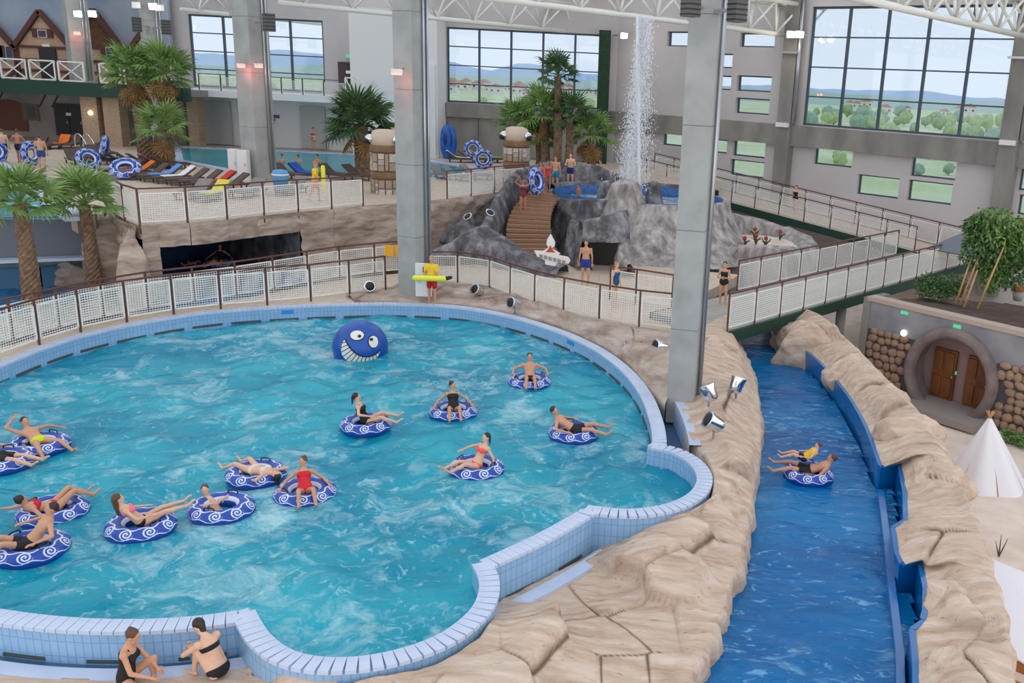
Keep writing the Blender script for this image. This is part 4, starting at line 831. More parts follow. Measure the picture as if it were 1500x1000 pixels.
# gallery and balcony rails
rail([Vector((xs(x, 110, 63), 63.05, 6.6)) for x in (290, 322, 352, 382, 411, 442, 473, 504)], 'thin brown gallery railing below the gallery windows', h=1.05, foot=.0)
def xrail(x0, x1, Y, n, label, z0=6.75, gap=.12):
    t = thing('balcony_railing', label, 'railing', ((x0+x1)/2, Y, z0)); w_ = (x1-x0)/n
    for i in range(n):
        a, c = x0+i*w_+gap, x0+(i+1)*w_-gap; f = MB()
        for p, q in (((a, 0), (c, 0)), ((a, 1.15), (c, 1.15)), ((a, 0), (a, 1.15)), ((c, 0), (c, 1.15))): f.bar((p[0], Y, z0+.1+p[1]), (q[0], Y, z0+.1+q[1]), .09, .09)
        o = f.build('panel_frame', STEEL, t)
        for p, q in (((a, 0), (c, 1.15)), ((a, 1.15), (c, 0))): MB().bar((p[0], Y, z0+.1+p[1]), (q[0], Y, z0+.1+q[1]), .06, .06).build('cross_bar', STEEL, o)
        MB().box((x0+i*w_, Y, z0+.6), (.08, .08, 1.2)).build('post', TIM, t)
xrail(xs(-42, 110, YL), xs(126, 110, YL), YL, 4, 'white cross braced balcony railing in front of the tan house'); xrail(xs(144, 110, YL), xs(215, 110, YL), YL, 2, 'white cross braced balcony railing behind the palm crowns'); xrail(xs(504, 110, 63), xs(533, 110, 63), 63.05, 2, 'short cross braced railing in front of the gallery door', 6.6, .05)

# ================================================================ VOLCANO
vc = thing('volcano', 'grey artificial volcano with a blue tiled crater pool and wooden steps', 'volcano', (0, 45.5, .4))
C = at(935, 281, 3.1); C = Vector((C.x, C.y, 0)); RA, RB = 4.35, 3.4
def rockring(a0, a1, na, fout, zt, zb, th, m, name, inner_m=None, zin=2.5):
    P = []; Q = []
    for i in range(na+1):
        a = a0+(a1-a0)*i/na; e = Vector((math.cos(a)*RA, math.sin(a)*RB, 0)); u = Vector((math.cos(a), math.sin(a)*RA/RB, 0)).normalized(); row = []
        zt_ = zt(a); fo = fout(a)
        row.append(C+e+Vector((0, 0, zin)))
        row.append(C+e+Vector((0, 0, zt_-.05))); row.append(C+e+u*th*.4+Vector((0, 0, zt_)))
        for k in range(15):
            t = k/14; o = th+fo*(t**1.6); z = zt_-.06-(zt_-.06-zb)*t; rid = 1+.0*k
            nz = .16*fr((e.x*1.2, e.y*1.2, z*.35), 1.5)+.07*fr((e.x*3, e.y*3, z*.6), 1.5)
            row.append(C+e+u*(o+nz*(.3+t))+Vector((0, 0, z)))
        P.append(row)
    return grid_mesh(P, name, m, vc)
TILB = mat('crater_tile', srgb(52, 96, 160), .3, srgb(76, 124, 184), 6.)
D2 = math.radians
rockring(D2(-100), D2(25), 70, lambda a: 1.0+1.7*max(0, math.cos(a-D2(-65)))**2, lambda a: 2.95, .35, .35, PALE, 'pale_skirt')
rockring(D2(-185), D2(-100), 40, lambda a: .25, lambda a: 3.0+.15*math.sin(a*3), .35, .3, GREY, 'dark_tub_wall'); rockring(D2(25), D2(175), 50, lambda a: .2, lambda a: 3.25, .35, .35, GREY, 'back_tub_wall')
ib = MB(); ri = [C+Vector((math.cos(2*math.pi*i/72)*(RA-.02), math.sin(2*math.pi*i/72)*(RB-.02), 0)) for i in range(72)]
for i in range(72):
    p, q = ri[i], ri[(i+1) % 72]; zz = [(2.96 if D2(-100) < ((a_+math.pi) % (2*math.pi)-math.pi) < D2(25) else 3.05) for a_ in (2*math.pi*i/72,)][0]; ib.add([z_(p, 2.0), z_(q, 2.0), z_(q, zz), z_(p, zz)], [(3, 2, 1, 0)])
ib.build('crater_lining', TILB, vc, fix=False)
water_sheet('crater_water', ri, 2.55, .15, .05, water_mat('bubbling_water', srgb(120, 170, 200), srgb(160, 200, 220), srgb(240, 244, 248), 1.5, .42, .58, bump=.6), 'white bubbling water in the crater pool')
def mound(px, py, z, r0, r1, h_, seed, m, name, sy=1., par=vc, n=.16):
    p = at(px, py, z); P = []
    for j in range(15):
        t = j/14; row = []; r = r0+(r1-r0)*t**.8
        if j == 14: r = r1*.45
        for i in range(36):
            a = 2*math.pi*i/36; q = Vector((math.cos(a), math.sin(a)*sy, 0)); k = 1+n*fr((q.x*1.4+seed, q.y*1.4, t*1.1), 1.3)+.08*math.sin(a*9+seed)*(1-t); row.append(p+q*r*k+Vector((0, 0, h_*(t if j < 14 else 1.0))))
        P.append(row)
    P.append([p+Vector((0, 0, h_*.97))]*36); return grid_mesh(P, name, m, par, True, True)
mound(912, 345, 1.3, 1.55, .62, 2.7, 3., PALE, 'crater_spout'); mound(957, 305, 2.5, .55, .25, 1.35, 8., GREY, 'standing_stone')
mound(893, 310, 2.2, .9, .5, 1.55, 5., GREY, 'spout_flank')
def rockwall(path, tops, zb, th, m, name, par, n=.14, prof=1.):
    L = smoothline([Vector((x, y, t)) for (x, y), t in zip(path, tops)], 8); P = []
    for i, p in enumerate(L):
        d = L[min(i+1, len(L)-1)]-L[max(i-1, 0)]; d.z = 0; d.normalize(); nn = Vector((d.y, -d.x, 0)); row = []
        for k in range(25):
            t = k/24; a = math.pi*t; x = -math.cos(a); x = math.copysign(abs(x)**.55, x); z = zb+(p.z-zb)*math.sin(a)**.45 if 0 < k < 24 else zb-.1
            q = Vector((p.x, p.y, 0))+nn*x*th*(.6+.4*(1-math.sin(a)))+Vector((0, 0, z)); q += nn*n*fr(q, .9)+Vector((0, 0, .5*n*fr(q+Vector((9, 0, 0)), 1.1))); row.append(q)
        P.append(row)
    return grid_mesh(P, name, m, par)
rockwall([(-9.6, 40.2), (-8.6, 40.6), (-7.5, 40.9), (-6.6, 40.6), (-5.6, 39.9), (-4.6, 39.3), (-3.6, 39.0)], [.8, 1.4, 2.05, 1.75, 1.3, .95, .8], .3, .75, GREY, 'front_wall', vc)
rockwall([(-7.4, 41.2), (-7.3, 43.2), (-7.1, 46.0), (-6.5, 49.0), (-5.2, 51.5), (-3.2, 52.8), (-1.5, 52.6)], [1.9, 2.6, 3.5, 4.0, 4.1, 3.9, 3.3], .3, .42, GREY, 'crescent_wall', vc)
rockwall([(-3.5, 42.0), (-3.0, 41.0), (-2.7, 40.1)], [2.4, 2.3, 1.9], .3, .35, GREY, 'cave_jamb', vc); rockwall([(-2.95, 40.2), (-2.0, 40.5), (-1.0, 40.9)], [2.6, 2.85, 3.1], 1.85, .5, GREY, 'cave_lintel', vc); rockwall([(-1.1, 40.9), (-1.1, 40.0), (-.8, 39.2)], [2.0, 1.4, 1.0], .3, .35, PALE, 'cave_jamb', vc)
MB().box((-2.05, 41.7, 1.3), (1.85, .3, 2.2)).build('cave_back', mat('cave_dark', srgb(70, 66, 66), .9), vc)
# spiral of wooden steps, one board after another
WOOD = mat('step_wood', srgb(158, 122, 94), .7, srgb(138, 102, 76), 6., stretch=(1, 8, 8)); pth = smoothline([Vector((-4.8, 40.2, .55)), Vector((-5.3, 41.8, 1.1)), Vector((-5.65, 43.6, 1.9)), Vector((-5.55, 45.4, 2.6)), Vector((-5.1, 47.2, 2.88))], 5)
for i in range(len(pth)-1):
    p, q = pth[i], pth[i+1]; d = q-p; MB().box((p+q)/2+Vector((0, 0, -.05)), (2.4-.85*i/len(pth), max(.35, Vector((d.x, d.y, 0)).length+.05), .14), rz=math.atan2(d.y, d.x)-math.pi/2).build('step', WOOD, vc)
slab([Vector((x, y, 0)) for x, y in [(-6.2, 47.0), (-5.25, 47.0), (-5.15, 48.5), (-4.75, 49.8), (-3.6, 51.1), (-2.3, 51.7), (-2.3, 52.4), (-4.8, 51.8), (-6.2, 49.0)]], 2.68, 2.88, 'landing', WOOD, vc)
# sign on the front wall: white drop over a banner
sg = thing('cutout_sign', 'white cut out sign with a red flame on the dark rock', 'sign', Vector((-4.35, 38.55, 1.1))); sp = atY(806, 372, 38.35); SW = mat('sign_white', srgb(240, 238, 236), .5)
def flat(pts, y, name, m, d=.04): return MB().extr([Vector((sp.x+x, 38.35+y, sp.z+z)) for x, z in pts], (0, d, 0)).build(name, m, sg)
flat([(.0, .85), (.1, .68), (.2, .5), (.16, .32), (.05, .25), (.42, .05), (.35, -.02), (.75, -.08), (.85, -.22), (.78, -.38), (.3, -.36), (.22, -.5), (-.2, -.45), (-.22, -.28), (-.55, -.12), (-.68, .12), (-.3, .12), (-.08, .28), (-.17, .4), (-.14, .62)], 0, 'sign_board', SW)
flat([(0, .38), (.1, .18), (.22, .08), (-.2, .08), (-.1, .18)], -.03, 'flame', mat('flame_red', srgb(190, 80, 50), .5))
for i in range(6): flat([(-.45+i*.19, -.02-.04*i), (-.31+i*.19, -.05-.04*i), (-.31+i*.19, -.2-.04*i), (-.45+i*.19, -.17-.04*i)], -.03, 'letter', mat('sign_letter', srgb(150, 150, 156), .5))
# planted rock bowl to the right
pb = thing('rock_planter', 'oval rock bowl with sandy floor and small plants beside the ramp', 'planter', at(1118, 352, 1.2)-Vector((0, 0, 2.)))
Cb = at(1112, 350, 1.1)
P = []
for i in range(73):
    a = 2*math.pi*i/72; e = Vector((math.cos(a)*2.6, math.sin(a)*3.3, 0)); u = e.normalized(); zt = 1.25+.75*max(0, math.cos(a-D2(120)))**1.5+.1*math.sin(3*a); row = []
    for o, z in ((-.75, .85), (-.45, zt*.6+.3), (-.3, zt-.08), (0, zt), (.3, zt-.12), (.5, zt-.5), (.6, .2), (.6, -1), (.5, -2.2)): q = Vector((Cb.x, Cb.y, 0))+e+u*o+Vector((0, 0, z)); row.append(q+u*.14*fr(q, 1.1)+Vector((0, 0, .06*fr(q, 1.7))))
    P.append(row)
grid_mesh(P, 'rock_rim', PALE, pb); fill([Vector((Cb.x+math.cos(2*math.pi*i/40)*2.1, Cb.y+math.sin(2*math.pi*i/40)*2.8, 0)) for i in range(40)], .9, 'sand_bed', mat('sand', (1, 1, 1)), pb)
rp_ = random.Random(4)
for i, (px, py) in enumerate(((1075, 350), (1105, 348), (1107, 358), (1121, 362), (1142, 352), (1090, 362))):
    p = at(px, py, .9); t = thing('bedding_plant', 'small red flowered plant in the rock bowl', 'plant', p, 0, 'bedding plants in the rock bowl'); b = MB()
    for k in range(12): a = rp_.uniform(0, 6.28); b.tube([p, p+Vector((math.cos(a)*.1, math.sin(a)*.1, .25)), p+Vector((math.cos(a)*.28, math.sin(a)*.28, rp_.uniform(.25, .5)))], [.02, .03, .004], 5)
    b.build('leaves', mat('plant_green', srgb(60, 84, 50), .7), t); MB().ell(p+Vector((0, 0, .45)), (.1, .1, .12), seg=8, rings=5).build('flower', mat('flower_red', srgb(170, 50, 50), .6), t, True)
# fountain jet
jp = at(936, 300, 2.6); jt = atY(934, 22, jp.y); rj = random.Random(8)
FOAM = mat('spray', srgb(236, 240, 246), .3, spec=.6); b = MB(); b.tube([jp+Vector((0, 0, .6)), jp+(jt-jp)*.4, jp+(jt-jp)*.75, jt], [.07, .09, .12, .08], 8)
for i in range(8500):
    u = rj.random()**.8; side = rj.random() < .75; z = jp.z+.7+(jt.z-jp.z-.7)*(1-u); sp_ = .12+.85*u**1.25; x = rj.gauss(-.12-sp_*.55 if side else .05, .10+sp_*.26); y = rj.gauss(0, .1+.35*u); r = rj.uniform(.008, .024)*(1.3 if u < .3 else 1)
    c = Vector((jp.x+x, jp.y+y, z)); l = r*rj.uniform(1.2, 3); b.add([c+Vector(v) for v in ((r, 0, 0), (0, r, 0), (-r, 0, 0), (0, -r, 0), (0, 0, l), (0, 0, -l))], [(0, 1, 4), (1, 2, 4), (2, 3, 4), (3, 0, 4), (1, 0, 5), (2, 1, 5), (3, 2, 5), (0, 3, 5)])
tag(b.build('fountain_jet', FOAM, fix=False), 'tall white fountain jet falling back as spray above the volcano', 'fountain', kind='stuff')

# ================================================================ ROUND DOORWAY WALL, GARDEN, TEEPEE
HD = -A; HP = Vector((10.8, 31.0, 0)); HN = Vector((HD.y, -HD.x, 0)); HN = HN if HN.y < 0 else -HN; Mh = Matrix((HD, -HN, Vector((0, 0, 1)))).transposed()
def hw(x, y, off=0.): q = onwall(x, y, HP+HN*off, HD); return (q-HP-HN*off).dot(HD), q.z
def hp(s, z, off=0.): return HP+HD*s+HN*off+Vector((0, 0, z))
hc_s, hc_z = hw(1393, 552); HR = .5*abs(hw(1462, 552)[0]-hw(1324, 552)[0])
gwl = thing('wall_garden', None, None, hp(0, ZLOW), 0, None, 'structure'); s0h, s1h = hw(1262, 520)[0], 9.
MUD = mat('mud_render', srgb(128, 128, 136), .9, srgb(148, 146, 150), 1.2, .3, 4)
# wall face with a circular hole
ang = [2*math.pi*i/48 for i in range(48)]; b = MB(); zt0, zt1 = 1.28, 1.22
for i in range(48):
    a, c = ang[i], ang[(i+1) % 48]
    def outp(a_):
        dx, dz = math.cos(a_), math.sin(a_); k = min((s1h-hc_s)/dx if dx > 1e-6 else ((s0h-hc_s)/dx if dx < -1e-6 else 1e9), (zt0-hc_z)/dz if dz > 1e-6 else ((ZLOW-hc_z)/dz if dz < -1e-6 else 1e9)); return hp(hc_s+dx*k, hc_z+dz*k)
    q = [hp(hc_s+HR*.95*math.cos(x), hc_z+HR*.95*math.sin(x)) for x in (a, c)]; oa, oc = outp(a), outp(c); cor = []
    ta, tc_ = (oa-HP).dot(HD), (oc-HP).dot(HD)
    for cs, cz in ((s0h, zt0), (s1h, zt0), (s0h, ZLOW), (s1h, ZLOW)):
        ca = math.atan2(cz-hc_z, cs-hc_s) % (2*math.pi)
        if a < ca < (c if c > a else 2*math.pi): cor.append(hp(cs, cz))
    b.add([q[0], oa]+cor+[oc, q[1]], [tuple(range(4+len(cor)))])
b.build('wall_face', MUD, gwl)
MB().box(hp((s0h+s1h)/2, zt0-.02, -.2), (s1h-s0h, .5, .16), M=Mh).build('wall_coping', mat('coping_stone', srgb(176, 160, 148), .9), gwl); MB().box(hp(s0h, (zt0+ZLOW)/2, -.6), (.3, 1.3, zt0-ZLOW), M=Mh).build('wall_end', CONCD, gwl)
# rubble stones set in the wall, each its own piece
rs = random.Random(21); SM = []
for k in range(6):
    bm = bmesh.new(); bmesh.ops.create_icosphere(bm, subdivisions=2, radius=1.)
    for v in bm.verts: v.co *= 1+.25*noise.noise(v.co*1.3+Vector((k*5, 0, 0))); v.co.y *= .35
    me = bpy.data.meshes.new('stone'); bm.to_mesh(me); bm.free(); me.materials.append(mat('rubble_%d' % (k % 3), *[(srgb(150, 118, 96), .9, srgb(170, 140, 116), 3.), (srgb(136, 112, 98), .9, srgb(156, 128, 110), 3.), (srgb(164, 136, 112), .9, srgb(142, 116, 98), 3.)][k % 3])); me.polygons.foreach_set('use_smooth', [True]*len(me.polygons)); SM.append(me)
Mi = gwl.matrix_basis.inverted(); M4 = Mh.to_4x4(); MOR = mat('mortar_dark', srgb(78, 76, 82), .95)
for sa_, sb2, zlo, zhi in ((s0h+.16, hc_s-HR*.9, ZLOW, .15), (hc_s+HR*.9, hc_s+HR+3.4, ZLOW, .1)):
    r_ = 0; z = zlo+.14
    while z < zhi-.08:
        hrow = rs.uniform(.24, .34); s = sa_+rs.uniform(0, .15)
        while s < sb2:
            wst = rs.uniform(.24, .42); sc_ = s+wst/2; zc = z+hrow*.35+rs.uniform(-.04, .04)
            if math.hypot(sc_-hc_s, zc-hc_z) > HR*.98+wst*.5 and sc_ < sb2: inst('stone', SM[rs.randrange(6)], gwl, Mi @ T(hp(sc_, zc, .04)) @ M4 @ Matrix.Rotation(rs.uniform(-.3, .3), 4, 'Y') @ SC(wst*.54, .24, hrow*.54))
            s += wst
        z += hrow
    MB().box(hp((sa_+sb2)/2-(.0), (zlo+zhi)/2, .005), (sb2-sa_, .012, zhi-zlo), M=Mh).build('mortar_bed', MOR, gwl)
# round doorway
dw_ = thing('round_doorway', 'round tunnel like doorway with two wooden doors', 'doorway', hp(hc_s, ZLOW)); P = []
for i in range(49):
    a = 2*math.pi*i/48; row = []
    for k in range(11):
        t = 2*math.pi*k/10; rr_ = HR*(.90+.115*math.cos(t)); row.append(hp(hc_s+rr_*math.cos(a), hc_z+rr_*math.sin(a), .06+.30*math.sin(t)))
    P.append(row)
grid_mesh(P, 'arch_ring', mat('arch_mud', srgb(132, 118, 114), .9, srgb(112, 100, 98), 2., .4, 6), dw_)
MB().extr([hp(hc_s+HR*.9*math.cos(a), hc_z+HR*.9*math.sin(a), -.75) for a in ang], -HN*.1).build('back_panel', mat('arch_plaster', srgb(150, 124, 122), .9), dw_)
P = [[hp(hc_s+HR*.86*math.cos(2*math.pi*i/48), hc_z+HR*.86*math.sin(2*math.pi*i/48), o) for o in (.1, -.3, -.75)] for i in range(49)]; grid_mesh(P, 'arch_soffit', MAT['arch_mud'], dw_)
DW = mat('door_wood', srgb(128, 78, 38), .55, srgb(104, 60, 28), 4., stretch=(1, 1, .3))
zdb = hc_z-HR*.62
for ds in (-.36, .38):
    w_ = HR*.50; h_ = HR*1.05; lf = MB().box(hp(hc_s+ds*HR, zdb+h_/2, -.66), (w_, .1, h_), M=Mh).build('door', DW, dw_)
    for dx, dz in ((-.24, .26), (.24, .26), (-.24, -.24), (.24, -.24)): MB().box(hp(hc_s+ds*HR+dx*w_, zdb+h_/2+dz*h_, -.59), (w_*.36, .05, h_*.38), M=Mh).build('door_panel', DW, lf)
    MB().ell(hp(hc_s+ds*HR+w_*.42, zdb+h_*.48, -.56), (.03, .03, .06), seg=8, rings=5).build('handle', ALU, lf)
MB().box(hp(hc_s, zdb-.12, .1), (HR*1.9, 2.2, .24), M=Mh).build('threshold', mat('threshold', srgb(150, 140, 134), .8), dw_)
EX = mat('exit_green', (1, 1, 1))
for x, y, o, lab in ((1396, 545, -.65, 'small green exit sign between the two wooden doors'), (1402, 478, .03, 'green exit sign on the wall above the round doorway'), (1325, 458, .03, 'green exit sign on the wall near the bridge pillar')):
    s, z = hw(x, y, o); tag(MB().box(hp(s, z, o), (.28, .05, .12), M=Mh).build('exit_sign', EX), lab, 'sign')
s, z = hw(1326, 487); tag(MB().ell(hp(s, z, .1), (.12, .1, .12)).build('wall_lamp', mat('lamp_white', (1, 1, 1), .3, emit=(1, 1, 1), es=1.5), None, True), 'small white round lamp on the grey garden wall', 'lamp')
# soil garden behind the wall
SOIL = mat('soil', srgb(72, 56, 48), .95, srgb(92, 74, 62), 3., .8, 14); P = []
for i in range(41):
    row = []
    for j in range(25):
        s = s0h+(s1h+4-s0h)*i/40; o = -.3-11*j/24; z = 1.15-1.5*(j/24)**1.2; q = hp(s, z, o); row.append(q+Vector((0, 0, .12*fr(q, .7))))
    P.append(row)
st(grid_mesh(P, 'garden_soil', SOIL))
tag(MB().lathe(at(1412, 402, .6), [(1.9, 1.1), (1.95, 1.15), (.05, 2.1)], 4).build('canopy_roof', mat('shed_grey', srgb(110, 118, 126), .7)), 'small grey pyramid canopy under the footbridge end', 'canopy')
# bamboo tree with leaning canes
def leafmass(p, rx, ry, rz2, n, m, name, par, seed, droop=.5, ls=.3):
    r = random.Random(seed); b = MB()
    for i in range(n):
        a, t, k = r.uniform(0, 6.283), r.uniform(-1, 1), r.random()**.4; c = p+Vector((rx*k*math.cos(a)*math.sqrt(1-t*t), ry*k*math.sin(a)*math.sqrt(1-t*t), rz2*k*t)); d = Vector((r.gauss(0, 1), r.gauss(0, 1), r.gauss(-droop, .5))).normalized()*ls*r.uniform(.6, 1.4); s = d.cross(Vector((r.gauss(0, 1), r.gauss(0, 1), 1))).normalized()*ls*.2
        b.add([c, c+d*.45+s, c+d, c+d*.45-s], [(0, 1, 2, 3)])
    o = b.build(name, m, par, fix=False); o['kind'] = 'stuff'; return o
LG = [mat('leaf_a', srgb(88, 124, 60), .6, srgb(120, 152, 80), 2.), mat('leaf_b', srgb(62, 96, 52), .6, srgb(88, 120, 64), 2.)]
bt = thing('leafy_tree', 'bushy green tree on leaning canes behind the garden wall', 'tree', at(1405, 440, 1.1)); tb0 = at(1405, 440, 1.1)
for (xa, ya, xb, yb) in ((1400, 445, 1425, 372), (1412, 450, 1432, 395), (1432, 452, 1470, 362), (1406, 446, 1440, 360)): p = at(xa, ya, 1.0); q = atY(xb, yb, p.y+.3); MB().tube([p, q], [.045, .03], 8).build('cane', mat('cane', srgb(190, 150, 104), .6), bt, True)
for i, (x, y, a, c) in enumerate(((1452, 335, 1.0, .9), (1440, 365, .85, .8), (1475, 345, .9, 1.0), (1485, 385, .8, 1.0), (1455, 395, .55, .9), (1435, 330, .6, .5), (1500, 350, .8, .9))): leafmass(atY(x, y, tb0.y+.3), a, a, c, 900, LG[i % 2], 'foliage', bt, 60+i, 1.0, .22)
for i, (x, y, w_) in enumerate(((1375, 435, .7), (1395, 432, .6), (1358, 430, .5))):
    p = at(x, y, 1.0); t = thing('garden_shrub', 'low dark green shrub on the soil behind the garden wall', 'shrub', p, 0, 'low shrubs on the soil bed'); leafmass(p+Vector((0, 0, .35)), w_, w_, .5, 700, LG[1], 'foliage', t, 80+i, 0., .16); MB().tube([p, p+Vector((0, 0, .4))], .04, 6).build('stem', MAT['bark'], t)
p = at(1490, 440, 1.0); t = thing('planter_pot', 'grey pot with orange rim on the soil bed', 'pot', p); MB().lathe(p, [(.16, 0), (.24, .4), (.22, .4), (.2, .3)], 20).build('pot', CONC, t, True); MB().lathe(p+Vector((0, 0, .4)), [(.26, 0), (.26, .18), (.2, .18)], 20).build('rim', mat('terracotta', srgb(196, 104, 62), .7), t, True)
# teepee and canvas shade
tpz = at(1452, 715, ZLOW); ap = atY(1450, 612, tpz.y+.2); CAN = mat('canvas', srgb(232, 230, 236), .9); tt = thing('teepee', 'white canvas teepee with wooden poles on the sand', 'teepee', tpz); R_ = 1.12; P = []
for i in range(49):
    a = 2*math.pi*i/48; k = 1+.06*math.cos(6*a); P.append([Vector((tpz.x+R_*k*math.cos(a)*(1-t)+(ap.x-tpz.x)*t+.05*math.cos(a)*t, tpz.y+.5+R_*k*math.sin(a)*(1-t)+(ap.y-tpz.y-.5)*t+.05*math.sin(a)*t, ZLOW+(ap.z-ZLOW)*t)) for t in [j/8 for j in range(9)]])
grid_mesh(P, 'canvas', CAN, tt)
for k in range(6):
    a = 2*math.pi*(k+.5)/6; f0 = Vector((tpz.x+R_*.93*math.cos(a), tpz.y+.5+R_*.93*math.sin(a), ZLOW)); f1 = ap+(ap-f0)*.10; MB().tube([f0, f1], .025, 6).build('pole', mat('pole_wood', srgb(186, 140, 90), .7), tt, True)
sh = [at(x, y, -.9) for x, y in [(1452, 818), (1530, 850), (1530, 990), (1476, 955)]]; t = thing('canvas_shade', 'flat white canvas shade over the timber box', 'shade', at(1490, 900, ZLOW)); slab(sh, -.93, -.9, 'canvas', CAN, t)
for p in sh: MB().tube([(p.x, p.y, ZLOW), (p.x, p.y, -.93)], .04, 8).build('post', MAT['pole_wood'], t, True)
for k in range(3): 
    p, q = at(1476, 962+k*14, -1.0), at(1530, 985+k*14, -1.0); MB().bar(z_(p, -1.1-.2*k), z_(q, -1.1-.2*k), .06, .18).build('plank', mat('plank_orange', srgb(176, 116, 66), .7), t)

# ================================================================ PALMS
FG = [mat('frond_green', srgb(96, 130, 64), .55, srgb(138, 166, 92), 1.5), mat('frond_dark', srgb(54, 84, 50), .55, srgb(84, 112, 66), 1.5), mat('frond_dead', srgb(160, 126, 78), .8, srgb(130, 98, 60), 2.)]
def frond_mesh(n, m, pet, bl, spread, droop, seed):
    r = random.Random(seed); b = MB(); b.tube([(0, 0, 0), (0, pet*.5, .02), (0, pet, 0)], [.022, .016, .012], 5)
    for i in range(n):
        a = (i/(n-1)-.5)*spread; d = Vector((math.sin(a), math.cos(a), 0)); s = Vector((d.y, -d.x, 0)); L = bl*(1-.25*abs(a)/(spread/2))*r.uniform(.9, 1.08); o = Vector((0, pet-.02, 0)); w_ = bl*.045
        z1 = -droop*.25*L; z2 = -droop*L*r.uniform(.8, 1.3); up = Vector((0, 0, .03*((i % 2)*2-1)))
        b.add([o, o+d*L*.5+s*w_+up+Vector((0, 0, z1)), o+d*L*.78+s*w_*.5+Vector((0, 0, z1*1.8)), o+d*L+Vector((0, 0, z2)), o+d*L*.78-s*w_*.5+Vector((0, 0, z1*1.8)), o+d*L*.5-s*w_-up+Vector((0, 0, z1))], [(0, 1, 5), (1, 2, 4, 5), (2, 3, 4)])
    return b.mesh('frond', m)
FM = [[frond_mesh(18, FG[k], .62, .72, D2(215), .22+.2*j, 7*k+j) for j in range(2)] for k in range(3)]
BARK = mat('palm_bark', srgb(112, 88, 70), .95, srgb(150, 124, 100), 6., 1., 18)
def trunk_mesh(p, q, r0, r1, t, bulge=True):
    P = []; n = 26
    for j in range(n+1):
        u = j/n; c = p.lerp(q, u)+Vector((.05*math.sin(u*4), 0, 0)); r = r0+(r1-r0)*u; row = []
        for i in range(16): a = 2*math.pi*i/16+j*.2; k = 1+.16*((i+j) % 2)+.05*fr((a, u*9, 0), 1.); row.append(c+Vector((math.cos(a), math.sin(a), 0))*r*k)
        P.append(row)
    return grid_mesh(P, 'trunk', BARK, t, False, True)
def crown(t, q, n, s, seed, gm=0, dead=0, lo=-.35):
    r = random.Random(seed); Mi = t.matrix_basis.inverted()
    for i in range(n+dead):
        az = i*2.399+r.uniform(-.3, .3)
        if i < n: el = lo+(1.35-lo)*(i/n)**.9; me = FM[gm][r.randrange(2)]
        else: el = r.uniform(-1.3, -.8); me = FM[2][r.randrange(2)]
        k = s*r.uniform(.85, 1.15)*(.85 if i >= n else 1); inst('frond', me, t, Mi @ T(q+Vector((0, 0, .12*math.sin(el)))) @ RZ(az) @ Matrix.Rotation(el, 4, 'X') @ Matrix.Rotation(r.uniform(-.5, .5), 4, 'Y') @ SC(k, k, k))
def palm(base, top, r0, r1, n, s, seed, label, gm=0, dead=0, lo=-.35):
    t = thing('fan_palm', label, 'palm tree', base); trunk_mesh(base-Vector((0, 0, .1)), top, r0, r1, t); crown(t, top, n, s, seed, gm, dead, lo); return t
def palmpx(bx, by, bz, tx, ty, *a, dy=0.): p = at(bx, by, bz); return palm(p, atY(tx, ty, p.y+dy), *a)
palmpx(47, 452, .05, 30, 300, .30, .19, 24, 1.25, 1, 'young fan palm with thick shaggy trunk at the walkway end', 0, 0, -.2)
palmpx(138, 433, .05, 125, 300, .27, .17, 22, 1.15, 2, 'young fan palm with thinner shaggy trunk beside the jagged boulder', 0, 0, -.2)
palmpx(216, 238, ZUP, 196, 112, .42, .28, 26, 1.5, 3, 'tall fan palm with dead golden skirt left of the palm side pillar', 0, 12); palmpx(243, 240, ZUP, 240, 108, .42, .28, 26, 1.5, 4, 'tall fan palm with dead golden skirt right of the palm side pillar', 0, 12)
palmpx(236, 246, ZUP, 236, 192, .40, .3, 20, 1.35, 5, 'short fan palm at the foot of the tall palm pair', 0, 3)
palmpx(533, 258, ZUP, 528, 185, .45, .34, 40, 1.75, 6, 'dense dark fan palm behind the tall totem', 1, 2)
pY = 55.
for i, (bx, tx, ty, r0, n, s, gm, dead, lab) in enumerate(((818, 818, 112, .24, 18, 1.25, 1, 0, 'tallest slender fan palm in front of the middle window'), (800, 797, 168, .26, 26, 1.5, 0, 2, 'broad fan palm behind the volcano crest'), (765, 758, 182, .26, 22, 1.3, 0, 0, 'low fan palm behind the smaller totem'), (832, 836, 172, .24, 20, 1.3, 1, 0, 'dark fan palm beside the slender one'), (868, 865, 198, .24, 20, 1.45, 0, 5, 'drooping fan palm beside the ivy corner'), (790, 790, 205, .24, 20, 1.3, 0, 0, 'shortest fan palm behind the volcano crest'))):
    q = atY(tx, ty, pY+(i % 3)*.9); b_ = Vector((atY(bx, ty, q.y).x, q.y, ZUP)); palm(b_, q, r0, r0*.75, n, s, 20+i, lab, gm, dead)

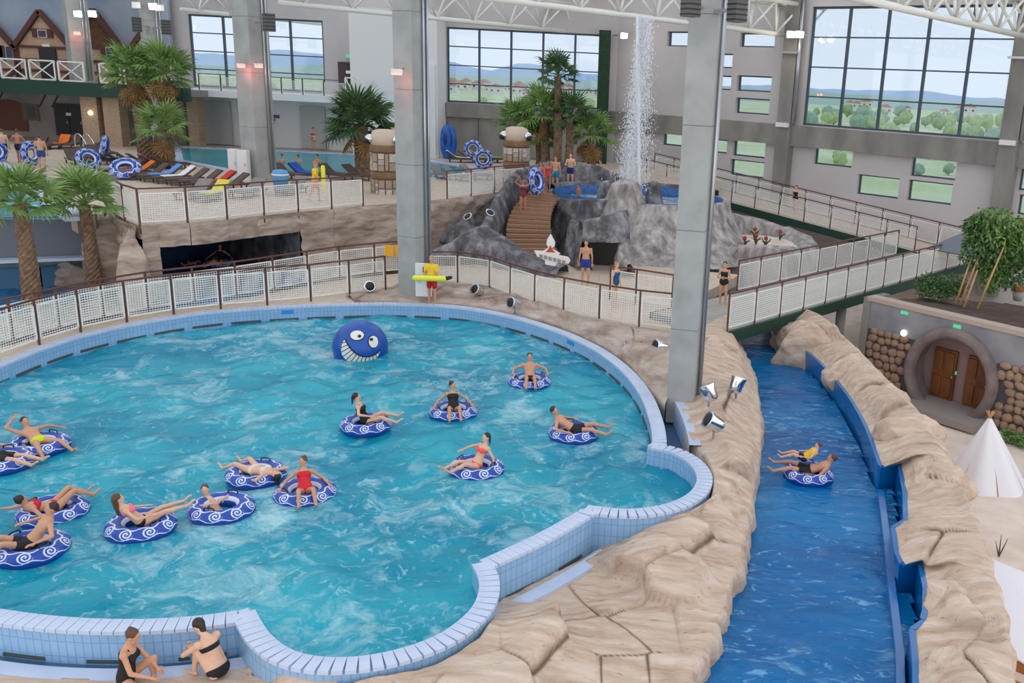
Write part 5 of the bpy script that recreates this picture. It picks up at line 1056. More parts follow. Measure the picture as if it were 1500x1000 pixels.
# ================================================================ TOTEMS
TST = [MB().box((0, 0, 0), (1, .16, 1)).mesh('stone', mat('totem_stone_%d' % i, *c)) for i, c in enumerate([(srgb(186, 176, 166), .9, srgb(160, 148, 138), 5.), (srgb(206, 198, 190), .9, srgb(176, 166, 156), 5.), (srgb(150, 132, 116), .9, srgb(170, 152, 138), 5.)])]
def totem(p, zt, R_, label, seed, nsec):
    t = thing('totem_pillar', label, 'totem', p); r = random.Random(seed); BRN = mat('totem_brown', srgb(140, 108, 84), .85, srgb(122, 92, 70), 3.); Ht = zt-p.z-.85
    MB().lathe(p, [(R_*.95, 0), (R_*.93, Ht)], 28).build('core', BRN, t, True); Mi = t.matrix_basis.inverted()
    for k in range(nsec+1):
        z = Ht*k/nsec; MB().lathe(p+Vector((0, 0, max(0, z-.16))), [(R_*1.02, 0), (R_*1.06, .04), (R_*1.06, .28), (R_*1.02, .32)], 28).build('band', BRN, t, True)
    for k in range(nsec):
        z0, z1 = Ht*k/nsec+.2, Ht*(k+1)/nsec-.2; a = -math.pi*1.0
        while a < math.pi*.999:
            w_ = r.choice((.16, .3, .38)); da = w_/R_; rows = 1 if w_ < .2 and r.random() < .3 else r.choice((2, 3)) if w_ > .2 else 5
            for j in range(rows):
                zz0, zz1 = z0+(z1-z0)*j/rows, z0+(z1-z0)*(j+1)/rows; am = a+da/2; inst('stone', TST[r.randrange(3)], t, Mi @ T(p+Vector((math.cos(am)*R_*.95, math.sin(am)*R_*.95, (zz0+zz1)/2))) @ RZ(am+math.pi/2) @ SC(w_*.9, 1, (zz1-zz0)*.9))
            a += da+.02
    MB().lathe(p+Vector((0, 0, Ht+.1)), [(R_*1.0, 0), (R_*.98, .45), (R_*.85, .68), (R_*.5, .76)], 28).build('cap', mat('totem_cap', srgb(206, 186, 168), .8), t, True)
    for s in (-1, 1):
        c = p+Vector((s*R_*.95, -R_*.45, Ht+.42)); e = MB().ell(c, (.24, .24, .22)).build('lamp_dome', mat('chrome', srgb(220, 222, 226), .12, metal=1.), t, True); MB().ell(c+Vector((s*.08, -.1, -.08)), (.17, .17, .16)).build('lens', BLACK, e, True)
    return t
t1 = at(568, 366, .1); totem(Vector((t1.x, t1.y, .05)), atY(568, 190, t1.y).z, .66, 'tall stone banded totem pillar with two silver dome lamps beside the concrete pillar', 3, 4)
q = atY(757, 186, 50.4); totem(Vector((q.x, 50.4, ZUP)), q.z, .66, 'shorter stone banded totem pillar with two silver dome lamps behind the crescent wall', 5, 2)

# ================================================================ LOUNGERS, TOWELS
WICK = mat('wicker_brown', srgb(78, 64, 60), .8, srgb(96, 80, 74), 14.); WICG = mat('wicker_grey', srgb(128, 122, 120), .8, srgb(146, 140, 136), 14.)
def lounger_mesh(m):
    P = {}; b = MB().box((0, -.3, .28), (.66, 1.3, .1)); P['seat'] = b.mesh('seat', m)
    b = MB(); b.bar((0, .35, .30), (0, .93, .72), .64, .07); P['backrest'] = b.mesh('backrest', m)
    b = MB()
    for s in (-1, 1): b.bar((s*.31, -.95, .25), (s*.31, .9, .25), .06, .08)
    P['frame'] = b.mesh('frame', m); P['leg'] = MB().box((0, 0, .12), (.06, .06, .24)).mesh('leg', m); return P
LM, LMG = lounger_mesh(WICK), lounger_mesh(WICG)
def towel_mesh(c, name, w_=.5):
    b = MB(); L = [(-.55, .345), (-.2, .35), (.3, .36), (.42, .42), (.65, .59), (.9, .775), (.95, .74)]
    for (y0, z0), (y1, z1) in zip(L, L[1:]): b.bar((0, y0, z0), (0, y1+.01, z1), w_, .03)
    return b.mesh('towel', mat(name, c, .95, tuple(v*.85 for v in c), 8.))
def lounger(p, rz, label, group, grey=False):
    t = thing('sun_lounger', label, 'lounger', p, rz, group); P = LMG if grey else LM
    for k in ('seat', 'backrest', 'frame'): inst(k, P[k], t, Matrix.Identity(4))
    for x in (-.28, .28):
        for y in (-.85, .75): inst('leg', P['leg'], t, T(x, y, 0))
    return t
TWC = {'orange': srgb(240, 120, 50), 'red': srgb(214, 52, 44), 'light blue': srgb(96, 150, 220), 'yellow': srgb(226, 214, 96), 'white': srgb(236, 234, 232), 'lime green': srgb(150, 200, 50), 'pink': srgb(214, 130, 150), 'royal blue': srgb(30, 90, 190), 'teal': srgb(80, 160, 170)}
def row(pxs, rz, label, group, tow=(), grey=False, where=''):
    tow = dict(tow)
    for i, (x, y) in enumerate(pxs):
        p = at(x, y, ZUP); lounger(p, rz, label, group, grey)
        if i in tow:
            c = tow[i]; o = link('towel', towel_mesh(TWC[c], 'towel_'+c.replace(' ', '_'), .56 if c != 'lime green' else .62)); o.matrix_basis = T(p) @ RZ(rz); tag(o, '%s towel draped over a lounger %s' % (c, where), 'towel')
A1 = -.75
row([(178+i*19.5, 257+i*2.6) for i in range(9)], A1, 'brown wicker sun lounger in the row in front of the palms', 'loungers in front of the palms', {1: 'orange', 3: 'light blue', 4: 'white', 7: 'red'}, where='in front of the palms')
row([(165+i*17, 240+i*1.5) for i in range(6)], A1+math.pi, 'brown wicker sun lounger with its back to the palms', 'loungers backing the palms', {0: 'teal', 4: 'pink'}, where='backing the palms')
row([(112+i*15, 240-i*3.5) for i in range(4)], .8, 'dark wicker sun lounger beside the walking men', 'loungers by the pool steps', {}, where='by the pool steps')
row([(425, 262), (449, 262), (492, 262), (527, 263)], A1+1.9, 'brown wicker sun lounger between loungers pillar and totem', 'loungers between pillar and totem', {1: 'royal blue'}, where='between pillar and totem')
row([(285, 290), (312, 293), (366, 288), (428, 284)], A1+.6, 'grey wicker lounger seen through the upper railing', 'loungers behind the upper railing', {1: 'yellow'}, True, where='behind the upper railing')
row([(652, 262), (672, 264), (698, 262)], A1+2., 'grey wicker lounger between pillar and smaller totem', 'loungers near the smaller totem', {}, True)
row([(676, 238), (692, 238), (710, 238), (728, 238)], A1+2.6, 'brown wicker lounger below the dark concrete panels', 'loungers below the middle window', {0: 'white', 2: 'yellow', 3: 'lime green'}, where='below the middle window')
row([(55, 218), (72, 218), (90, 217), (105, 217)], .2, 'dark wicker lounger under the timbered houses', 'loungers under the balcony', {2: 'orange'}, where='under the balcony')
sf = at(85, 209, ZUP)
# pool ladder rails
t = thing('pool_ladder', 'two chrome ladder hoops at the pool edge under the balcony', 'ladder', at(117, 222, ZUP))
for px in (112, 124):
    p = at(px, 222, ZUP); MB().tube(smoothline([p, p+Vector((0, 0, .9)), p+Vector((.4, -.2, 1.05)), p+Vector((.9, -.5, .6)), p+Vector((1., -.5, 0))], 5), .035, 8).build('hoop', MAT['chrome'], t, True)

# ================================================================ INFLATABLE TUBES
def tube_mat():
    m = bpy.data.materials.new('ring_print'); m.use_nodes = True; L = m.node_tree.links; b = m.node_tree.nodes['Principled BSDF']
    uv = N(m, 'ShaderNodeUVMap'); s = N(m, 'ShaderNodeSeparateXYZ'); L.new(uv.outputs[0], s.inputs[0]); u, v = s.outputs['X'], s.outputs['Y']
    X = mathn(m, 'MULTIPLY', mathn(m, 'SUBTRACT', mathn(m, 'FRACT', mathn(m, 'MULTIPLY', u, 9.)), .5), .40)
    Y = mathn(m, 'MULTIPLY', mathn(m, 'SUBTRACT', v, .125), 1.16)           # v turns: 0 outer, .25 top, .5 inner
    r = mathn(m, 'SQRT', mathn(m, 'ADD', mathn(m, 'MULTIPLY', X, X), mathn(m, 'MULTIPLY', Y, Y))); th = mathn(m, 'ARCTAN2', Y, X)
    sp = mathn(m, 'LESS_THAN', mathn(m, 'FRACT', mathn(m, 'SUBTRACT', mathn(m, 'DIVIDE', r, .062), mathn(m, 'DIVIDE', th, 2*math.pi))), .5); sp = mathn(m, 'MULTIPLY', sp, mathn(m, 'LESS_THAN', r, .125))
    wv = mathn(m, 'ADD', .115, mathn(m, 'MULTIPLY', mathn(m, 'SINE', mathn(m, 'MULTIPLY', u, 2*math.pi*9)), .03)); w2 = mathn(m, 'LESS_THAN', mathn(m, 'ABSOLUTE', mathn(m, 'SUBTRACT', Y, wv)), .016)
    w3 = mathn(m, 'LESS_THAN', mathn(m, 'ABSOLUTE', mathn(m, 'ADD', Y, wv)), .012)
    ring = mathn(m, 'LESS_THAN', mathn(m, 'ABSOLUTE', mathn(m, 'SUBTRACT', v, .40)), .045); w_ = mathn(m, 'MAXIMUM', mathn(m, 'MAXIMUM', sp, w2), mathn(m, 'MAXIMUM', ring, w3))
    mx = N(m, 'ShaderNodeMix', data_type='RGBA'); L.new(w_, mx.inputs['Factor']); mx.inputs['A'].default_value = (*srgb(26, 70, 168), 1); mx.inputs['B'].default_value = (*srgb(214, 222, 240), 1)
    L.new(mx.outputs['Result'], b.inputs['Base Color']); b.inputs['Roughness'].default_value = .35; return m
def ring_mesh(R_=.44, r=.185, fl=.86):
    b = MB(); nu, nv = 64, 20; uv = []
    for i in range(nu):
        a = 2*math.pi*i/nu
        for j in range(nv): c = 2*math.pi*j/nv; x = R_+r*math.cos(c); b.v.append((x*math.cos(a), x*math.sin(a), r*fl*math.sin(c)))
    for i in range(nu):
        for j in range(nv):
            b.f.append((i*nv+j, ((i+1) % nu)*nv+j, ((i+1) % nu)*nv+(j+1) % nv, i*nv+(j+1) % nv)); uv += [((i+p)/nu, (j+q)/nv) for p, q in ((0, 0), (1, 0), (1, 1), (0, 1))]
    b.m = [0]*len(b.f); b.uv = uv; return b.mesh('ring_body', tube_mat(), True)
RING = ring_mesh(); HND = MB().tube(smoothline([(-.1, 0, 0), (-.08, 0, .06), (.08, 0, .06), (.1, 0, 0)], 4), .014, 6).mesh('handle', BLACK, True)
def ring(p, label, rz=0., tilt=None, s=1., group=None):
    t = thing('swim_ring', label, 'swim ring', p, rz, group); R = tilt or Matrix.Identity(4); inst('ring_body', RING, t, R @ SC(s, s, s))
    for a in (.0, math.pi): inst('handle', HND, t, R @ RZ(a) @ T(.42*s, 0, .15*s) @ RZ(math.pi/2) @ SC(s, s, s))
    return t
TX = lambda a: Matrix.Rotation(a, 4, 'X')
ring(at(185, 262, ZUP)+Vector((0, 0, .5)), 'blue and white swim ring leaning on the front loungers', .3, TX(.6), 1.15); ring(at(154, 236, ZUP)+Vector((0, 0, .75)), 'blue swim ring standing upright between loungers near the pool steps', -.9, TX(1.3), 1.1); ring(at(131, 246, ZUP)+Vector((0, 0, .45)), 'pale swim ring tipped over a lounger near the pool steps', .9, TX(1.0))
ring(at(708, 250, ZUP)+Vector((0, 0, .7)), 'swim ring standing upright near the smaller totem', .2, TX(1.35)); ring(at(693, 236, ZUP)+Vector((0, 0, .8)), 'swim ring leaning against a lounger below the middle window', .0, TX(1.3)); ring(at(785, 288, ZUP)+Vector((0, 0, .75)), 'swim ring held upright by the steps of the volcano', 1.2, TX(1.4), 1.1)
for k, (x, lab) in enumerate(((653, 'dark blue double float leaning on the white pilaster'), (661, 'second dark blue float leaning beside the white pilaster'))):
    p = at(x, 233, ZUP); t = thing('float_mat', lab, 'float', p); MB().ell(p+Vector((0, 0, 1.15)), (.38, .16, 1.15)).build('float_body', mat('float_blue', srgb(26, 84, 170), .35, srgb(40, 110, 196), 3.), t, True); MB().ell(p+Vector((0, -.1, 1.3)), (.16, .1, .5)).build('float_hollow', mat('float_dark', srgb(14, 50, 120), .4), t, True)

# ================================================================ SMILING BUOY BALL, SPOTLIGHTS
bc = at(528, 508, .22); by = thing('buoy_ball', 'round blue buoy with a painted toothy grin floating in the pool', 'buoy', bc); RB_ = .84
MB().ell(bc, (RB_, RB_, RB_*.98), seg=40, rings=24).build('ball', mat('buoy_blue', srgb(14, 84, 176), .3, srgb(10, 72, 158), 1.), by, True)
ux = Vector((1, 0, 0)); toC = (Vector((0, 0, H))-bc).normalized(); side = Vector((0, 0, 1)).cross(toC).normalized(); upv = toC.cross(side)
def onball(x, y, k=1.): 
    z2 = max(.02, 1-x*x-y*y); return bc+(side*x+upv*y+toC*math.sqrt(z2))*RB_*k
def patch(cx, cy, fn, name, m, par, k=1.012, n=32):
    b = MB(); c = onball(cx, cy, k); pts = [onball(*fn(i/n), k) for i in range(n)]; b.add([c]+pts, [(0, 1+i, 1+(i+1) % n) for i in range(n)]); return b.build(name, m, par, fix=False)
BW, BK = mat('buoy_white', srgb(232, 228, 224), .4), MAT['black']
for cx, cy, rx_, ry_, px_, py_, rot in ((-.10, .42, .23, .17, .08, -.04, 0.), (.45, .17, .16, .21, -.07, .08, .2)):
    def ef(t, a=cx, b=cy, c=rx_, d=ry_): return a+c*math.cos(6.2832*t), b+d*math.sin(6.2832*t)
    e = patch(cx, cy, lambda t: (cx+(rx_+.03)*math.cos(6.2832*t), cy+(ry_+.03)*math.sin(6.2832*t)), 'eye_rim', BK, by, 1.008); patch(cx, cy, ef, 'eye', BW, by, 1.02); patch(cx+px_, cy+py_, lambda t: (cx+px_+.06*math.cos(6.2832*t), cy+py_+.055*math.sin(6.2832*t)), 'pupil', BK, by, 1.03)
up_l = [(-.52, .30), (-.46, .16), (-.36, -.02), (-.2, -.2), (.0, -.32), (.25, -.36), (.5, -.28), (.68, -.12)]; lo_l = [(.62, -.32), (.42, -.52), (.15, -.62), (-.15, -.62), (-.42, -.52), (-.62, -.3), (-.66, -.05), (-.6, .18)]
mp_ = up_l+lo_l; b = MB(); up_s = smoothline([Vector((x, y, 0)) for x, y in up_l], 4); lo_s = smoothline([Vector((x, y, 0)) for x, y in [(.68, -.12)]+lo_l+[(-.52, .30)]], 4)[::-1]; lo_r = resample(lo_s, sum((b2-a2).length for a2, b2 in zip(lo_s, lo_s[1:]))/28)[:29]; up_r = resample(up_s, sum((b2-a2).length for a2, b2 in zip(up_s, up_s[1:]))/28)[:29]
grid_mesh([[onball(*u_.lerp(l_, k/8).xy, 1.012) for k in range(9)] for u_, l_ in zip(up_r, lo_r)], 'mouth', BW, by)
for i in range(2, 27, 2):
    u_, l_ = up_r[i], lo_r[i]; MB().tube([onball(*u_.lerp(l_, k/6).xy, 1.016) for k in range(7)], .012, 4).build('tooth_gap', BK, by)
MB().tube([onball(*u_.xy, 1.016) for u_ in up_r], .018, 5).build('lip_line', BK, by)
def spot(px, py, z, aim, label, s=1.):
    p = at(px, py, z); t = thing('spotlight', label, 'spotlight', p); d = Vector(aim).normalized(); c = p+Vector((0, 0, .24*s)); Q = d.to_track_quat('Z', 'Y').to_matrix()
    b = MB().lathe((0, 0, 0), [(.10, -.2), (.15, -.14), (.17, .1), (.19, .16), (.19, .18), (.15, .17)], 20); b.v = [tuple(c+Q @ (Vector(v)*s)) for v in b.v]; b.build('housing', MAT['chrome'], t, True)
    b = MB().lathe((0, 0, 0), [(.15, .165), (.14, .18), (.02, .185)], 20); b.v = [tuple(c+Q @ (Vector(v)*s)) for v in b.v]; b.build('lens', BLACK, t, True); MB().tube([p-Vector((0, 0, .1)), c], .03*s, 6).build('stem', ALU, t)
for px, py, z, aim, lab in ((541, 430, .5, (.5, -1, .3), 'silver spotlight at the railing end beside the concrete pillar'), (700, 436, .55, (-.6, -.8, .5), 'silver spotlight on the apron nearest the lifeguard'), (754, 455, .55, (-.8, -.8, .3), 'silver spotlight below the walkway railing'), (967, 520, .6, (-.9, -.5, .2), 'silver spotlight beside the big pillar'), (1038, 590, .85, (-.4, .3, .9), 'silver spotlight on the rock aimed at the pillar'), (1078, 578, .6, (.3, .4, .9), 'silver spotlight on the rock nearest the river bend'), (1045, 636, .75, (-.8, -.2, .5), 'silver spotlight on the lower ridge of the middle rock'), (688, 330, 1.95, (-.4, -.5, .7), 'silver spotlight on the left shoulder of the volcano'), (716, 324, 2.05, (.4, -.4, .7), 'silver spotlight higher on the left shoulder of the volcano')): spot(px, py, z, aim, lab, 1.15)
# rescue board point behind the lifeguard
p = at(620, 440, .5); t = thing('rescue_box', 'white rescue equipment box at the pillar behind the lifeguard', 'box', p); MB().box(p+Vector((0, .1, .75)), (.55, .2, 1.2)).build('box_body', WHITE, t); MB().box(p+Vector((.1, -.02, 1.15)), (.2, .02, .2)).build('emblem', mat('emblem_red', srgb(180, 60, 70), .5), t); MB().box(p+Vector((-.15, -.02, .8)), (.16, .02, .3)).build('notice', mat('notice_grey', srgb(190, 196, 200), .5), t)
p = at(577, 385, 1.2); q = at(585, 395, 1.0)
for k, (x, lab) in enumerate(((571, 'yellow notice board on the walkway railing'), (586, 'yellow and grey notice board on the walkway railing'))):
    p = at(x, 400, ZW); tag(MB().box(p+Vector((0, -.08, .95)), (.38, .04, .45)).build('notice_board', mat('notice_yellow', srgb(236, 176, 40), .5)), lab, 'sign')
p = at(430, 285, ZUP); t = thing('water_bin', 'light blue bin beside the loungers pillar', 'bin', at(412, 282, ZUP)); p = at(412, 282, ZUP); MB().lathe(p, [(.3, 0), (.36, .8), (.33, 1.0), (.1, 1.05)], 20).build('bin_body', mat('bin_blue', srgb(90, 160, 216), .4), t, True); MB().lathe(p+Vector((0, 0, .78)), [(.37, 0), (.39, .04), (.37, .08)], 20).build('bin_rim', WHITE, t, True)
p = at(1463, 815, ZLOW); t = thing('dry_twig', 'small dead twig standing in the sand', 'twig', p)
for d in ((.15, 0, .5), (-.12, .05, .4), (.02, .1, .55)): MB().tube([p, p+Vector(d)*.5, p+Vector(d)], [.02, .015, .006], 5).build('stick', MAT['bark'], t)
for i, (x, y, w_) in enumerate(((1478, 648, .35), (1500, 655, .4))):
    p = at(x, y, ZLOW); t = thing('ground_shrub', 'small green shrub at the foot of the rubble stones', 'shrub', p, 0, 'shrubs at the foot of the rubble stones'); leafmass(p+Vector((0, 0, .2)), w_, w_, .25, 300, LG[0], 'foliage', t, 90+i, 0., .14); MB().tube([p, p+Vector((0, 0, .2))], .03, 6).build('stem', MAT['bark'], t)

# ================================================================ PEOPLE
SKIN = [mat('skin_%d' % i, c, .55, tuple(v*.93 for v in c), 6., spec=.35) for i, c in enumerate([srgb(224, 178, 150), srgb(206, 154, 124), srgb(184, 130, 102)])]
EYE = mat('eye_dark', srgb(40, 30, 28), .3); LIP = mat('lips', srgb(176, 92, 86), .5)
HAIRC = {'dark': mat('hair_dark', srgb(44, 32, 28), .5), 'brown': mat('hair_brown', srgb(92, 62, 44), .55), 'blond': mat('hair_blond', srgb(170, 130, 86), .55), 'grey': mat('hair_grey', srgb(150, 146, 142), .6), 'red': mat('hair_red', srgb(130, 66, 44), .55)}
CLO = {}
def cloth(c): 
    k = 'cloth_%d_%d_%d' % tuple(int(255*v) for v in c); return mat(k, c, .75)
JOBS = []
def V(*a): return Vector(a)
RINGS = [(-.12, .07, .06), (-.08, .135, .10), (-.02, .165, .118), (.06, .162, .112), (.15, .142, .10), (.22, .132, .093), (.30, .146, .10), (.38, .165, .11), (.45, .158, .095), (.50, .10, .072), (.535, .056, .056)]
def person(label, loc, rz, pose, clothes=(), hair=('dark', 'short'), sex='m', h=1.75, skin=0, vox=.02, group=None, holds=None):
    k = h/1.72; t = Vector(pose.get('t', (0, 0, 1))).normalized(); f = Vector(pose.get('f', (0, 1, 0))); f = (f-t*f.dot(t)).normalized(); s = f.cross(t)
    P = Vector(pose.get('P', (0, 0, .93)))*(k if pose.get('scaleP', True) else 1); sw = (.185 if sex == 'm' else .16)*k; hd = Vector(pose.get('h', tuple(t))).normalized(); fa = Vector(pose.get('face', tuple(f))); fa = (fa-hd*fa.dot(hd)).normalized(); hs = fa.cross(hd)
    Nk = P+t*.51*k; Hc = Nk+hd*.168*k
    def rings(a, b, inf):
        R = [r for r in RINGS if a < r[0] < b]; 
        def ip(x):
            for u, v in zip(RINGS, RINGS[1:]):
                if u[0] <= x <= v[0]: q = (x-u[0])/(v[0]-u[0]); return (x, u[1]+(v[1]-u[1])*q, u[2]+(v[2]-u[2])*q)
            return RINGS[0] if x < RINGS[0][0] else RINGS[-1]
        out = [ip(a)]+R+[ip(b)]; o2 = []
        for x, w_, d_ in out:
            if sex == 'f': w_ *= 1.03 if x < .1 else (.90 if x < .32 else .90); d_ *= .98
            else: w_ *= (.96 if x < .12 else 1.06 if x > .28 else 1.0)
            o2.append((x, (w_+inf)*k, (d_+inf)*k))
        return o2
    def torso(m, a=-.12, b=.535, inf=0.):
        R = rings(a, b, inf); v = []; fc = []; n = 16
        for x, w_, d_ in R:
            for i in range(n): a_ = 2*math.pi*i/n; v.append(P+t*x*k+s*w_*math.cos(a_)+f*d_*math.sin(a_))
        for i in range(len(R)-1):
            for j in range(n): fc.append((i*n+j, i*n+(j+1) % n, (i+1)*n+(j+1) % n, (i+1)*n+j))
        fc += [tuple(range(n))[::-1], tuple((len(R)-1)*n+j for j in range(n))]; m.add(v, fc)
    def bust(m, inf=0.):
        if sex != 'f': return
        Mx = Matrix((s, f, t)).transposed()
        for q in (-1, 1): m.ell(P+t*.345*k+s*q*.07*k+f*.075*k, ((.062+inf)*k, (.06+inf)*k, (.06+inf)*k), Mx, 12, 8)
    b = MB(); torso(b); bust(b); J = {}
    b.capsule(Nk-t*.02*k, Hc-hd*.03*k, .056*k, .052*k); Mh_ = Matrix((hs, fa, hd)).transposed()
    b.ell(Hc+hd*.02*k-fa*.008*k, (.074*k, .094*k, .103*k), Mh_, 18, 12); b.ell(Hc-hd*.055*k+fa*.028*k, (.054*k, .058*k, .062*k), Mh_, 14, 9); b.capsule(Hc+fa*.09*k+hd*.012*k, Hc+fa*.108*k-hd*.018*k, .009*k, .014*k, 8)
    for q in (-1, 1): b.ell(Hc+hs*q*.076*k-fa*.005*k, (.012*k, .02*k, .03*k), Mh_, 8, 6)
    fing = MB()
    for q, key in ((-1, 'aL'), (1, 'aR')):
        ua, fo = [Vector(x).normalized() for x in pose[key][:2]]; S_ = Nk-t*.065*k+s*q*sw; E = S_+ua*.285*k; W = E+fo*.25*k; hdv = Vector(pose[key][2]).normalized() if len(pose[key]) > 2 else fo; J[key] = (S_, E, W, hdv)
        b.ell(S_, (.062*k, .06*k, .062*k)); b.capsule(S_, E, (.052 if sex == 'm' else .044)*k, .038*k); b.capsule(E, W, .039*k, .027*k)
        lat = hdv.cross(f if abs(hdv.dot(f)) < .8 else t).normalized(); pn = lat.cross(hdv); Mp = Matrix((lat, pn, hdv)).transposed(); b.ell(W+hdv*.055*k, (.042*k, .018*k, .06*k), Mp, 12, 8)
        for i, L in enumerate((.062, .074, .070, .055)):
            r0 = W+hdv*.088*k+lat*(i-1.5)*.0195*k; m_ = r0+hdv*L*.55*k; e_ = m_+(hdv-pn*.45).normalized()*L*.5*k; fing.capsule(r0, m_, .0092*k, .0088*k, 6); fing.capsule(m_, e_, .0088*k, .0075*k, 6)
        r0 = W+hdv*.03*k-lat*.036*k; m_ = r0+(hdv*.6-lat*.75).normalized()*.035*k; fing.capsule(r0, m_, .012*k, .0105*k, 6); fing.capsule(m_, m_+(hdv*.95-lat*.25).normalized()*.032*k, .0105*k, .0085*k, 6)
    for q, key in ((-1, 'lL'), (1, 'lR')):
        th, sh_ = [Vector(x).normalized() for x in pose[key][:2]]; Hp = P-t*.04*k+s*q*.088*k; K = Hp+th*.43*k; An = K+sh_*.42*k; ft = Vector(pose[key][2]).normalized() if len(pose[key]) > 2 else Vector((0, 1, 0)); J[key] = (Hp, K, An, ft)
        b.capsule(Hp, K, (.088 if sex == 'f' else .086)*k, .054*k, 12); b.capsule(K, An, .052*k, .036*k, 12); b.ell(K+sh_*.13*k-(ft-sh_*ft.dot(sh_)).normalized()*.018*k if (ft-sh_*ft.dot(sh_)).length > .05 else K+sh_*.13*k, (.052*k, .052*k, .1*k), sh_.to_track_quat('Z', 'Y').to_matrix(), 10, 8)
        b.capsule(An-ft*.03*k, An+ft*.15*k-Vector((0, 0, .015)), .037*k, .028*k); b.ell(An+ft*.17*k-Vector((0, 0, .015)), (.04*k, .05*k, .022*k))
    root = thing('person', label, 'person', loc, rz, group)
    def part(mb, name, m, vx, sm=6, extra=None):
        me = mb.mesh(name, m); o = link(name, me, root, True); md = o.modifiers.new('r', 'REMESH'); md.mode = 'VOXEL'; md.voxel_size = vx; md.use_smooth_shade = True; sd_ = o.modifiers.new('s', 'SMOOTH'); sd_.factor = .5; sd_.iterations = sm; JOBS.append((o, extra)); return o
    face = MB()
    for q in (-1, 1): face.ell(Hc+fa*.083*k+hd*.018*k+hs*q*.031*k, (.013*k, .008*k, .007*k), Mh_, 8, 6)
    face.cm = 1; face.ell(Hc+fa*.083*k-hd*.052*k, (.024*k, .01*k, .007*k), Mh_, 8, 6); face.cm = 0
    body = part(b, 'body', SKIN[skin], vox, 4, (fing, face)); body.data.materials.append(EYE); body.data.materials.append(LIP)
    # clothing
    for kind, c in clothes:
        m_ = MB(); cv = max(vox*.9, .014); inf = .013
        if kind in ('trunks', 'shorts'):
            torso(m_, -.13, .07, .02)
            for key in ('lL', 'lR'): Hp, K, *_ = J[key]; m_.capsule(Hp, Hp.lerp(K, .42 if kind == 'trunks' else .6), .108*k, .092*k, 12)
        elif kind == 'briefs': torso(m_, -.13, .045, inf+.004)
        elif kind == 'swimsuit':
            torso(m_, -.13, .42, inf); bust(m_, .013)
            for q in (-1, 1): S_ = Nk-t*.02*k+s*q*.085*k; m_.capsule(P+t*.38*k+s*q*.085*k+f*.085*k, S_+f*.03*k, .018, .018, 6); m_.capsule(S_+f*.03*k, P+t*.36*k+s*q*.07*k-f*.085*k, .018, .018, 6)
        elif kind == 'top':
            torso(m_, .305, .385, inf); bust(m_, .014); 
            for q in (-1, 1): m_.capsule(P+t*.38*k+s*q*.07*k+f*.1*k, Nk+s*q*.05*k, .013, .011, 6)
        elif kind == 'shirt':
            torso(m_, -.06, .50, .03)
            for key in ('aL', 'aR'): S_, E, *_ = J[key]; m_.capsule(S_, S_.lerp(E, .62), .075*k, .068*k, 12)
        elif kind == 'vest': torso(m_, .04, .47, .045)
        part(m_, {'top': 'bikini_top', 'briefs': 'swim_briefs', 'vest': 'life_vest'}.get(kind, kind), cloth(c), cv, 3)
    hm = MB(); hc_, style = hair
    if style != 'bald':
        hm.ell(Hc+hd*.038*k-fa*.024*k, (.083*k, .096*k, .096*k), Mh_, 18, 12)
        if style == 'long': hm.capsule(Hc-fa*.06*k, Hc-fa*.075*k-hd*.2*k, .075*k, .05*k); hm.capsule(Hc-fa*.06*k, Hc-fa*.085*k-hd*.32*k, .06*k, .03*k)
        elif style == 'bun': hm.ell(Hc+hd*.10*k-fa*.075*k, (.042*k, .042*k, .04*k), Mh_)
        elif style == 'tail': hm.capsule(Hc+hd*.02*k-fa*.1*k, Hc-fa*.14*k-hd*.18*k, .038*k, .016*k)
        elif style == 'hang': hm.capsule(Hc-fa*.05*k, Hc-fa*.05*k+Vector((0, -.1, -.26))*k, .06*k, .025*k)
        part(hm, 'hair', HAIRC[hc_], max(vox*.8, .013), 3)
    return root
def finish_people():
    bpy.context.view_layer.update(); dg = bpy.context.evaluated_depsgraph_get(); new = []
    for o, ex in JOBS:
        me = bpy.data.meshes.new_from_object(o.evaluated_get(dg)); new.append((o, ex, me))
    for o, ex, me in new:
        mats = list(o.data.materials)
        if ex:
            bm = bmesh.new(); bm.from_mesh(me)
            for mb, add in ((ex[0], 0), (ex[1], 1)):
                vs = [bm.verts.new(v) for v in mb.v]
                for fc, mi in zip(mb.f, mb.m):
                    try: q = bm.faces.new([vs[i] for i in fc]); q.material_index = mi+add; q.smooth = True
                    except ValueError: pass
            bm.to_mesh(me); bm.free()
        o.modifiers.clear(); o.data = me; me.materials.clear()
        for m in mats: me.materials.append(m)
        me.polygons.foreach_set('use_smooth', [True]*len(me.polygons))
def head_to(pa, za, pb, zb): a, b = at(*pa, za), at(*pb, zb); d = b-a; return math.atan2(d.y, d.x)-math.pi/2
# poses ------------------------------------------------------------
def recline(lean=.75, kn=.5, shin=-.55, spread=.16, arm='rest', face=(0, .95, .25), P=(0, .0, .11), hdir=None, lL=None, lR=None, aL=None, aR=None, twist=0.):
    t = (twist, -lean, max(.15, 1-lean*.75)); d = dict(P=P, scaleP=False, t=t, f=(0, .6, .8), h=hdir or (0, -lean*.35, 1), face=face)
    for q, key in ((-1, 'lL'), (1, 'lR')): d[key] = ((q*spread, .86, kn), (q*spread*.5, .8, shin), (0, .75, .6))
    for q, key in ((-1, 'aL'), (1, 'aR')): d[key] = ((q*.85, .1, -.32), (q*.1, .95, -.12)) if arm == 'rest' else (((q*.72, .05, -.55), (q*.35, .8, -.2)) if arm == 'out' else ((q*.5, .5, -.5), (-q*.2, .9, 0)))
    for k_, v in (('lL', lL), ('lR', lR), ('aL', aL), ('aR', aR)):
        if v: d[k_] = v
    return d
